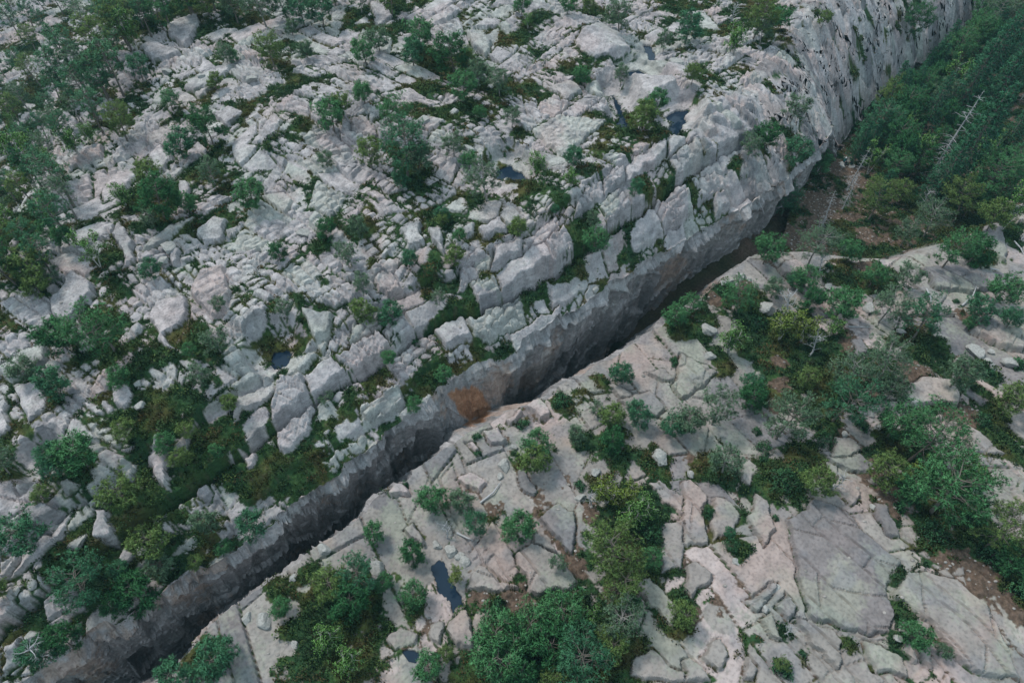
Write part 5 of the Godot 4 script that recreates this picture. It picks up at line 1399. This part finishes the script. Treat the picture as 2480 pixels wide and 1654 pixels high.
	for k in BOULDERS.size() / 3:
		var x: float = BOULDERS[k * 3]
		var z: float = BOULDERS[k * 3 + 1]
		var d: float = BOULDERS[k * 3 + 2]
		var o := part("boulder", shapes[k % 7], M.boulder, self)
		o.position = Vector3(x, ground_y(x, z) + d * 0.03, z)
		o.scale = Vector3(d, d * rng.randf_range(0.75, 1.05), d * rng.randf_range(0.75, 1.0))
		o.rotation = Vector3(rng.randf_range(-0.2, 0.2), rng.randf() * TAU, rng.randf_range(-0.2, 0.2))
		var zn := zone(x, z)
		tag(o, ("large " if d > 3.0 else ("small " if d < 1.6 else "")) + "rounded granite boulder " + around(x, z) + " " + ZONE_WORDS[zn], "boulder", "loose boulders " + ZONE_WORDS[zn])
	# bleached fallen trunks
	for k in LOGS.size() / 4:
		var a := Vector3(LOGS[k * 4], 0, LOGS[k * 4 + 1])
		var b := Vector3(LOGS[k * 4 + 2], 0, LOGS[k * 4 + 3])
		a.y = ground_y(a.x, a.z) + 0.1
		b.y = ground_y(b.x, b.z) + 0.18
		var l := a.distance_to(b)
		var p := Plant.new()
		p.r.seed = 700 + k
		var mid := (b - a) * 0.5 + Vector3(p.r.randf_range(-0.1, 0.1) * l, 0.12, p.r.randf_range(-0.1, 0.1) * l)
		p.tube([Vector3.ZERO, mid, b - a], [0.1, 0.08, 0.03], 6, true)
		for q in 6:
			var at := mid.lerp(b - a, p.r.randf())
			p.tube([at, at + (p.any_dir() + Vector3.UP * 0.5).normalized() * l * 0.16], [0.03, 0.008], 3, false)
		var o := thing("fallen_trunk", a)
		part("trunk", p.finish(1, 1).wood, M.dead, o)
		var zn := zone(a.x, a.z)
		tag(o, "bleached fallen tree trunk lying " + ["across rock", "among heath", "over a crack", "on stones"][k % 4] + " " + ZONE_WORDS[zn], "fallen trunk", "fallen trunks " + ZONE_WORDS[zn])
	build_cover()
	build_people()

func scatter(called: String, mesh: Mesh, m: Material, places: Array, tints: PackedColorArray) -> MultiMeshInstance3D:
	var mm := MultiMesh.new()
	mm.transform_format = MultiMesh.TRANSFORM_3D
	mm.use_colors = true
	mm.mesh = mesh
	mm.instance_count = places.size()
	for i in places.size():
		mm.set_instance_transform(i, places[i])
		mm.set_instance_color(i, tints[i])
	var o := MultiMeshInstance3D.new()
	o.name = numbered(called)
	o.multimesh = mm
	o.material_override = m
	add_child(o)
	return o

func build_cover() -> void:
	var p := Plant.new()
	p.r.seed = 55
	for i in 26:
		var d := p.any_dir()
		d.y = absf(d.y)
		p.leaf(d * Vector3(0.3, 0.12, 0.3) * p.r.randf_range(0.3, 1.0), (d + Vector3.UP * 0.5).normalized(), 0.16, 0.09, Vector3(0, -0.2, 0), Color.WHITE, true)
	var heather := p.made(p.leaf_v, p.leaf_n, p.leaf_c)
	p = Plant.new()
	p.r.seed = 56
	for i in 34:
		var d := p.any_dir()
		d.y = absf(d.y)
		p.leaf(d * Vector3(0.4, 0.42, 0.4) * p.r.randf_range(0.5, 1.0), p.any_dir(), 0.18, 0.1, Vector3(0, -0.1, 0), Color(0.8 + 0.4 * p.r.randf(), 1, 0.9), true)
	var bush := p.made(p.leaf_v, p.leaf_n, p.leaf_c)
	var stone := SurfaceTool.new()
	stone.create_from(boulder_mesh(330), 0)
	var stone_mesh := SphereMesh.new()
	stone_mesh.radial_segments = 7
	stone_mesh.rings = 4
	stone_mesh.radius = 0.5
	stone_mesh.height = 0.8
	for sh in [plateau, ledge]:
		var at_a := []
		var tint_a := PackedColorArray()
		var at_b := []
		var tint_b := PackedColorArray()
		var at_c := []
		var tint_c := PackedColorArray()
		for i in sh.nt:
			var wt: float = sh.tl[mini(i + 1, sh.nt - 1)] - sh.tl[maxi(i - 1, 0)]
			for j in sh.ns:
				var at: int = i * sh.ns + j
				var st: int = sh.state[at]
				if st == 0 or sh.pool[at] >= 0:
					continue
				var area: float = wt * (sh.sl[mini(j + 1, sh.ns - 1)] - sh.sl[maxi(j - 1, 0)]) * 0.25
				var roll := rng.randf()
				var pos := Vector3(sh.px[at], sh.py[at], sh.pz[at])
				if st == 2:
					if roll < area * 7.0:
						var k := rng.randf_range(0.6, 1.5)
						at_a.append(Transform3D(Basis(Vector3.UP, rng.randf() * TAU).scaled(Vector3(k, k * rng.randf_range(0.6, 1.3), k)), pos))
						var c: Color = sh.tint[at] * rng.randf_range(0.75, 1.25)
						if n_tint.get_noise_2d(pos.x * 2.0, pos.z * 2.0) > 0.25 and rng.randf() < 0.4:
							c = Color(0.13, 0.1, 0.045)
						tint_a.append(c)
					elif roll > 1.0 - area * 0.9 * (0.35 + sh.green[at]):
						var k := rng.randf_range(0.5, 1.5)
						at_b.append(Transform3D(Basis(Vector3.UP, rng.randf() * TAU).scaled(Vector3(k, k * rng.randf_range(0.7, 1.1), k)), pos))
						var c := Color(0.04, 0.095, 0.042).lerp(Color(0.09, 0.13, 0.04), rng.randf())
						tint_b.append(c * rng.randf_range(0.8, 1.2))
				elif roll < area * (2.0 if st == 3 else 0.07):
					var k := rng.randf_range(0.08, 0.34) * (1.0 if st == 3 else 1.3)
					at_c.append(Transform3D(Basis(Vector3(rng.randf() - 0.5, 1, rng.randf() - 0.5).normalized(), rng.randf() * TAU).scaled(Vector3(k, k * rng.randf_range(0.4, 0.8), k * rng.randf_range(0.6, 1.0))), pos))
					tint_c.append(Color(0.36, 0.33, 0.31) * rng.randf_range(0.6, 1.1))
		var where := "on the plateau" if sh.left else "on the lower ledge"
		tag(scatter("heather_tufts", heather, M.heather, at_a, tint_a), "low tufts of heather and moss carpeting the hollows " + where, "heather", "", "stuff")
		tag(scatter("bilberry_shrubs", bush, M.heather, at_b, tint_b), "knee-high leafy dwarf shrubs scattered through the heath " + where, "dwarf shrubs", "", "stuff")
		tag(scatter("loose_stones", stone_mesh, M.stones, at_c, tint_c), "small loose stones strewn over soil and rock " + where, "stones", "", "stuff")

func body_mesh(bones: Array, cell: float) -> ArrayMesh:
	# a continuous figure: tapered capsules joined by a smooth minimum, meshed as surface nets
	var box := AABB(bones[0][0], Vector3.ZERO)
	for b in bones:
		box = box.expand(b[0]).expand(b[1])
	box = box.grow(0.2)
	var n := Vector3i((box.size / cell).ceil()) + Vector3i.ONE
	var field := PackedFloat32Array()
	var shade := PackedInt32Array()
	field.resize(n.x * n.y * n.z)
	shade.resize(n.x * n.y * n.z)
	for i in n.x:
		for j in n.y:
			for k in n.z:
				var p := box.position + Vector3(i, j, k) * cell
				var d := 1.0
				var best := 1e9
				var at := (i * n.y + j) * n.z + k
				for b in bones:
					var ab: Vector3 = b[1] - b[0]
					var f := clampf((p - b[0]).dot(ab) / maxf(ab.length_squared(), 1e-6), 0.0, 1.0)
					var e: float = p.distance_to(b[0] + ab * f) - lerpf(b[2], b[3], f)
					if e < best:
						best = e
						shade[at] = b[4]
					var h := clampf(0.5 + 0.5 * (d - e) / 0.03, 0.0, 1.0)
					d = lerpf(d, e, h) - 0.03 * h * (1.0 - h)
				field[at] = d
	var look := [Color(0.03, 0.12, 0.13), Color(0.03, 0.035, 0.05), Color(0.45, 0.29, 0.22), Color(0.02, 0.02, 0.022), Color(0.06, 0.045, 0.035)]
	var st := SurfaceTool.new()
	st.begin(Mesh.PRIMITIVE_TRIANGLES)
	st.set_smooth_group(0)
	var ids := {}
	for i in n.x - 1:
		for j in n.y - 1:
			for k in n.z - 1:
				var sum := Vector3.ZERO
				var hits := 0
				for e in [[0, 0, 0, 1, 0, 0], [0, 0, 0, 0, 1, 0], [0, 0, 0, 0, 0, 1], [1, 0, 0, 1, 1, 0], [1, 0, 0, 1, 0, 1], [0, 1, 0, 1, 1, 0], [0, 1, 0, 0, 1, 1], [0, 0, 1, 1, 0, 1], [0, 0, 1, 0, 1, 1], [1, 1, 0, 1, 1, 1], [1, 0, 1, 1, 1, 1], [0, 1, 1, 1, 1, 1]]:
					var a := field[((i + e[0]) * n.y + j + e[1]) * n.z + k + e[2]]
					var b := field[((i + e[3]) * n.y + j + e[4]) * n.z + k + e[5]]
					if (a < 0.0) != (b < 0.0):
						sum += Vector3(i + e[0], j + e[1], k + e[2]).lerp(Vector3(i + e[3], j + e[4], k + e[5]), a / (a - b))
						hits += 1
				if hits:
					ids[Vector3i(i, j, k)] = ids.size()
					st.set_color(look[shade[(i * n.y + j) * n.z + k]])
					st.add_vertex(box.position + sum / hits * cell)
	for i in range(1, n.x - 1):
		for j in range(1, n.y - 1):
			for k in range(1, n.z - 1):
				var a := field[(i * n.y + j) * n.z + k]
				for axis in 3:
					var o := Vector3i(1, 0, 0) if axis == 0 else (Vector3i(0, 1, 0) if axis == 1 else Vector3i(0, 0, 1))
					var b := field[((i + o.x) * n.y + j + o.y) * n.z + k + o.z]
					if (a < 0.0) == (b < 0.0):
						continue
					var u := Vector3i(0, 1, 0) if axis == 0 else (Vector3i(0, 0, 1) if axis == 1 else Vector3i(1, 0, 0))
					var v := Vector3i(0, 0, 1) if axis == 0 else (Vector3i(1, 0, 0) if axis == 1 else Vector3i(0, 1, 0))
					var c := Vector3i(i, j, k)
					var q := [ids[c - u - v], ids[c - v], ids[c], ids[c - u]]
					for w in ([0, 2, 1, 0, 3, 2] if a < 0.0 else [0, 1, 2, 0, 2, 3]):
						st.add_index(q[w])
	st.generate_normals()
	return st.commit()

func build_people() -> void:
	# two people resting on stones on the gully floor; pose: seated, leaning forward, hands on the knees
	var cloth := plain(Color.WHITE, 0.85)
	cloth.vertex_color_use_as_albedo = true
	for who in 2:
		var x: float = PEOPLE_AT[0] + (1.1 if who else 0.0)
		var z: float = PEOPLE_AT[1] + (0.5 if who else 0.0)
		var seat := part("boulder", boulder_mesh(341 + who), M.boulder, self)
		var g := ground_y(x, z)
		seat.position = Vector3(x, g + 0.08, z)
		seat.scale = Vector3(1.0, 0.7, 0.9)
		tag(seat, "flat stone seat under the person in " + ("black" if who else "teal") + " in the gully", "boulder", "loose boulders in the wooded gully")
		var top := 0 if who == 0 else 3
		var bend := 0.1 if who == 0 else 0.24
		var bones := [
			[Vector3(0, 0.1, 0), Vector3(0, 0.34, bend * 0.6), 0.15, 0.14, top], [Vector3(0, 0.34, bend * 0.6), Vector3(0, 0.52, bend), 0.15, 0.1, top],
			[Vector3(-0.15, 0.5, bend), Vector3(0.15, 0.5, bend), 0.075, 0.075, top], [Vector3(0, 0.52, bend), Vector3(0, 0.62, bend + 0.03), 0.05, 0.05, 2],
			[Vector3(0, 0.69, bend + 0.05), Vector3(0, 0.75, bend + 0.04), 0.085, 0.095, 2], [Vector3(0, 0.68, bend + 0.14), Vector3(0, 0.7, bend + 0.135), 0.018, 0.012, 2]]
		for sd in [-1.0, 1.0]:
			bones.append_array([
				[Vector3(0.09 * sd, 0.09, 0), Vector3(0.13 * sd, 0.16, 0.43), 0.085, 0.065, 1], [Vector3(0.13 * sd, 0.16, 0.43), Vector3(0.14 * sd, -0.26, 0.5), 0.06, 0.042, 1],
				[Vector3(0.14 * sd, -0.3, 0.48), Vector3(0.15 * sd, -0.31, 0.66), 0.045, 0.035, 4],
				[Vector3(0.19 * sd, 0.48, bend), Vector3(0.24 * sd, 0.25, bend + 0.1), 0.055, 0.045, top], [Vector3(0.24 * sd, 0.25, bend + 0.1), Vector3(0.16 * sd, 0.24, 0.33), 0.042, 0.032, top],
				[Vector3(0.16 * sd, 0.25, 0.34), Vector3(0.14 * sd, 0.25, 0.4), 0.032, 0.028, 2]])
			for f in 4:
				bones.append([Vector3((0.115 + 0.018 * f) * sd, 0.25, 0.41), Vector3((0.11 + 0.018 * f) * sd, 0.23, 0.47 + 0.01 * (f % 2)), 0.01, 0.008, 2])
			bones.append([Vector3(0.13 * sd, 0.25, 0.37), Vector3(0.085 * sd, 0.24, 0.42), 0.011, 0.009, 2])
		var o := thing("person", Vector3(x, g + 0.36, z))
		o.rotation.y = 0.5 if who == 0 else -2.2
		part("body", body_mesh(bones, 0.036), cloth, o)
		var dome := SphereMesh.new()
		dome.radius = 0.115
		dome.height = 0.2
		dome.radial_segments = 16
		dome.rings = 10
		var hat := part("helmet" if who == 0 else "hair", dome, plain(Color(0.7, 0.72, 0.74), 0.35) if who == 0 else plain(Color(0.02, 0.016, 0.012)), o)
		hat.position = Vector3(0, 0.765, bend + 0.025)
		tag(o, ["person in a teal jacket and pale helmet sitting on a stone in the gully", "person in black clothes sitting hunched on a stone in the gully"][who], "person")


func _ready() -> void:
	rng.seed = 4021
	# camera: a drone 55 m above the lower ledge
	var cam := Camera3D.new()
	cam.name = "camera"
	cam.fov = 53.15
	cam.near = 0.5
	cam.far = 2500.0
	cam.position = Vector3(0, 55, 0)
	cam.rotation_degrees = Vector3(-50, 0, 0)
	add_child(cam)
	cam.current = true
	# overcast sky
	var sky_mat := ProceduralSkyMaterial.new()
	sky_mat.sky_top_color = Color(0.76, 0.86, 0.92)
	sky_mat.sky_horizon_color = Color(0.64, 0.71, 0.76)
	sky_mat.sky_curve = 0.25
	sky_mat.ground_bottom_color = Color(0.2, 0.22, 0.22)
	sky_mat.ground_horizon_color = Color(0.5, 0.55, 0.58)
	var sky := Sky.new()
	sky.sky_material = sky_mat
	var env := Environment.new()
	env.background_mode = Environment.BG_SKY
	env.sky = sky
	env.tonemap_mode = Environment.TONE_MAPPER_LINEAR
	env.tonemap_exposure = 1.31
	env.sdfgi_enabled = true
	env.ssao_enabled = true
	env.ssil_enabled = true
	env.fog_enabled = true
	env.fog_density = 0.00022
	env.fog_light_color = Color(0.55, 0.74, 0.8)
	var we := WorldEnvironment.new()
	we.name = "world"
	we.environment = env
	add_child(we)
	var sun := DirectionalLight3D.new()
	sun.name = "sun"
	sun.light_energy = 0.7
	sun.light_color = Color(1, 0.98, 0.95)
	sun.light_angular_distance = 11.0
	sun.shadow_enabled = true
	sun.rotation_degrees = Vector3(-58, -125, 0)
	add_child(sun)
	# noise and random tables
	n_big = noise(FastNoiseLite.TYPE_SIMPLEX_SMOOTH, 0.035, 3, 3)
	n_mid = noise(FastNoiseLite.TYPE_SIMPLEX_SMOOTH, 0.2, 3, 5)
	n_fine = noise(FastNoiseLite.TYPE_SIMPLEX_SMOOTH, 0.35, 4, 7)
	n_tint = noise(FastNoiseLite.TYPE_SIMPLEX_SMOOTH, 0.06, 3, 9)
	for i in 4096:
		jx.append(rng.randf_range(-0.34, 0.34))
		jz.append(rng.randf_range(-0.34, 0.34))
		ra.append(rng.randf())
		rb.append(rng.randf())
	make_materials()
	build_rock()
	build_far_ground()
	build_plants()
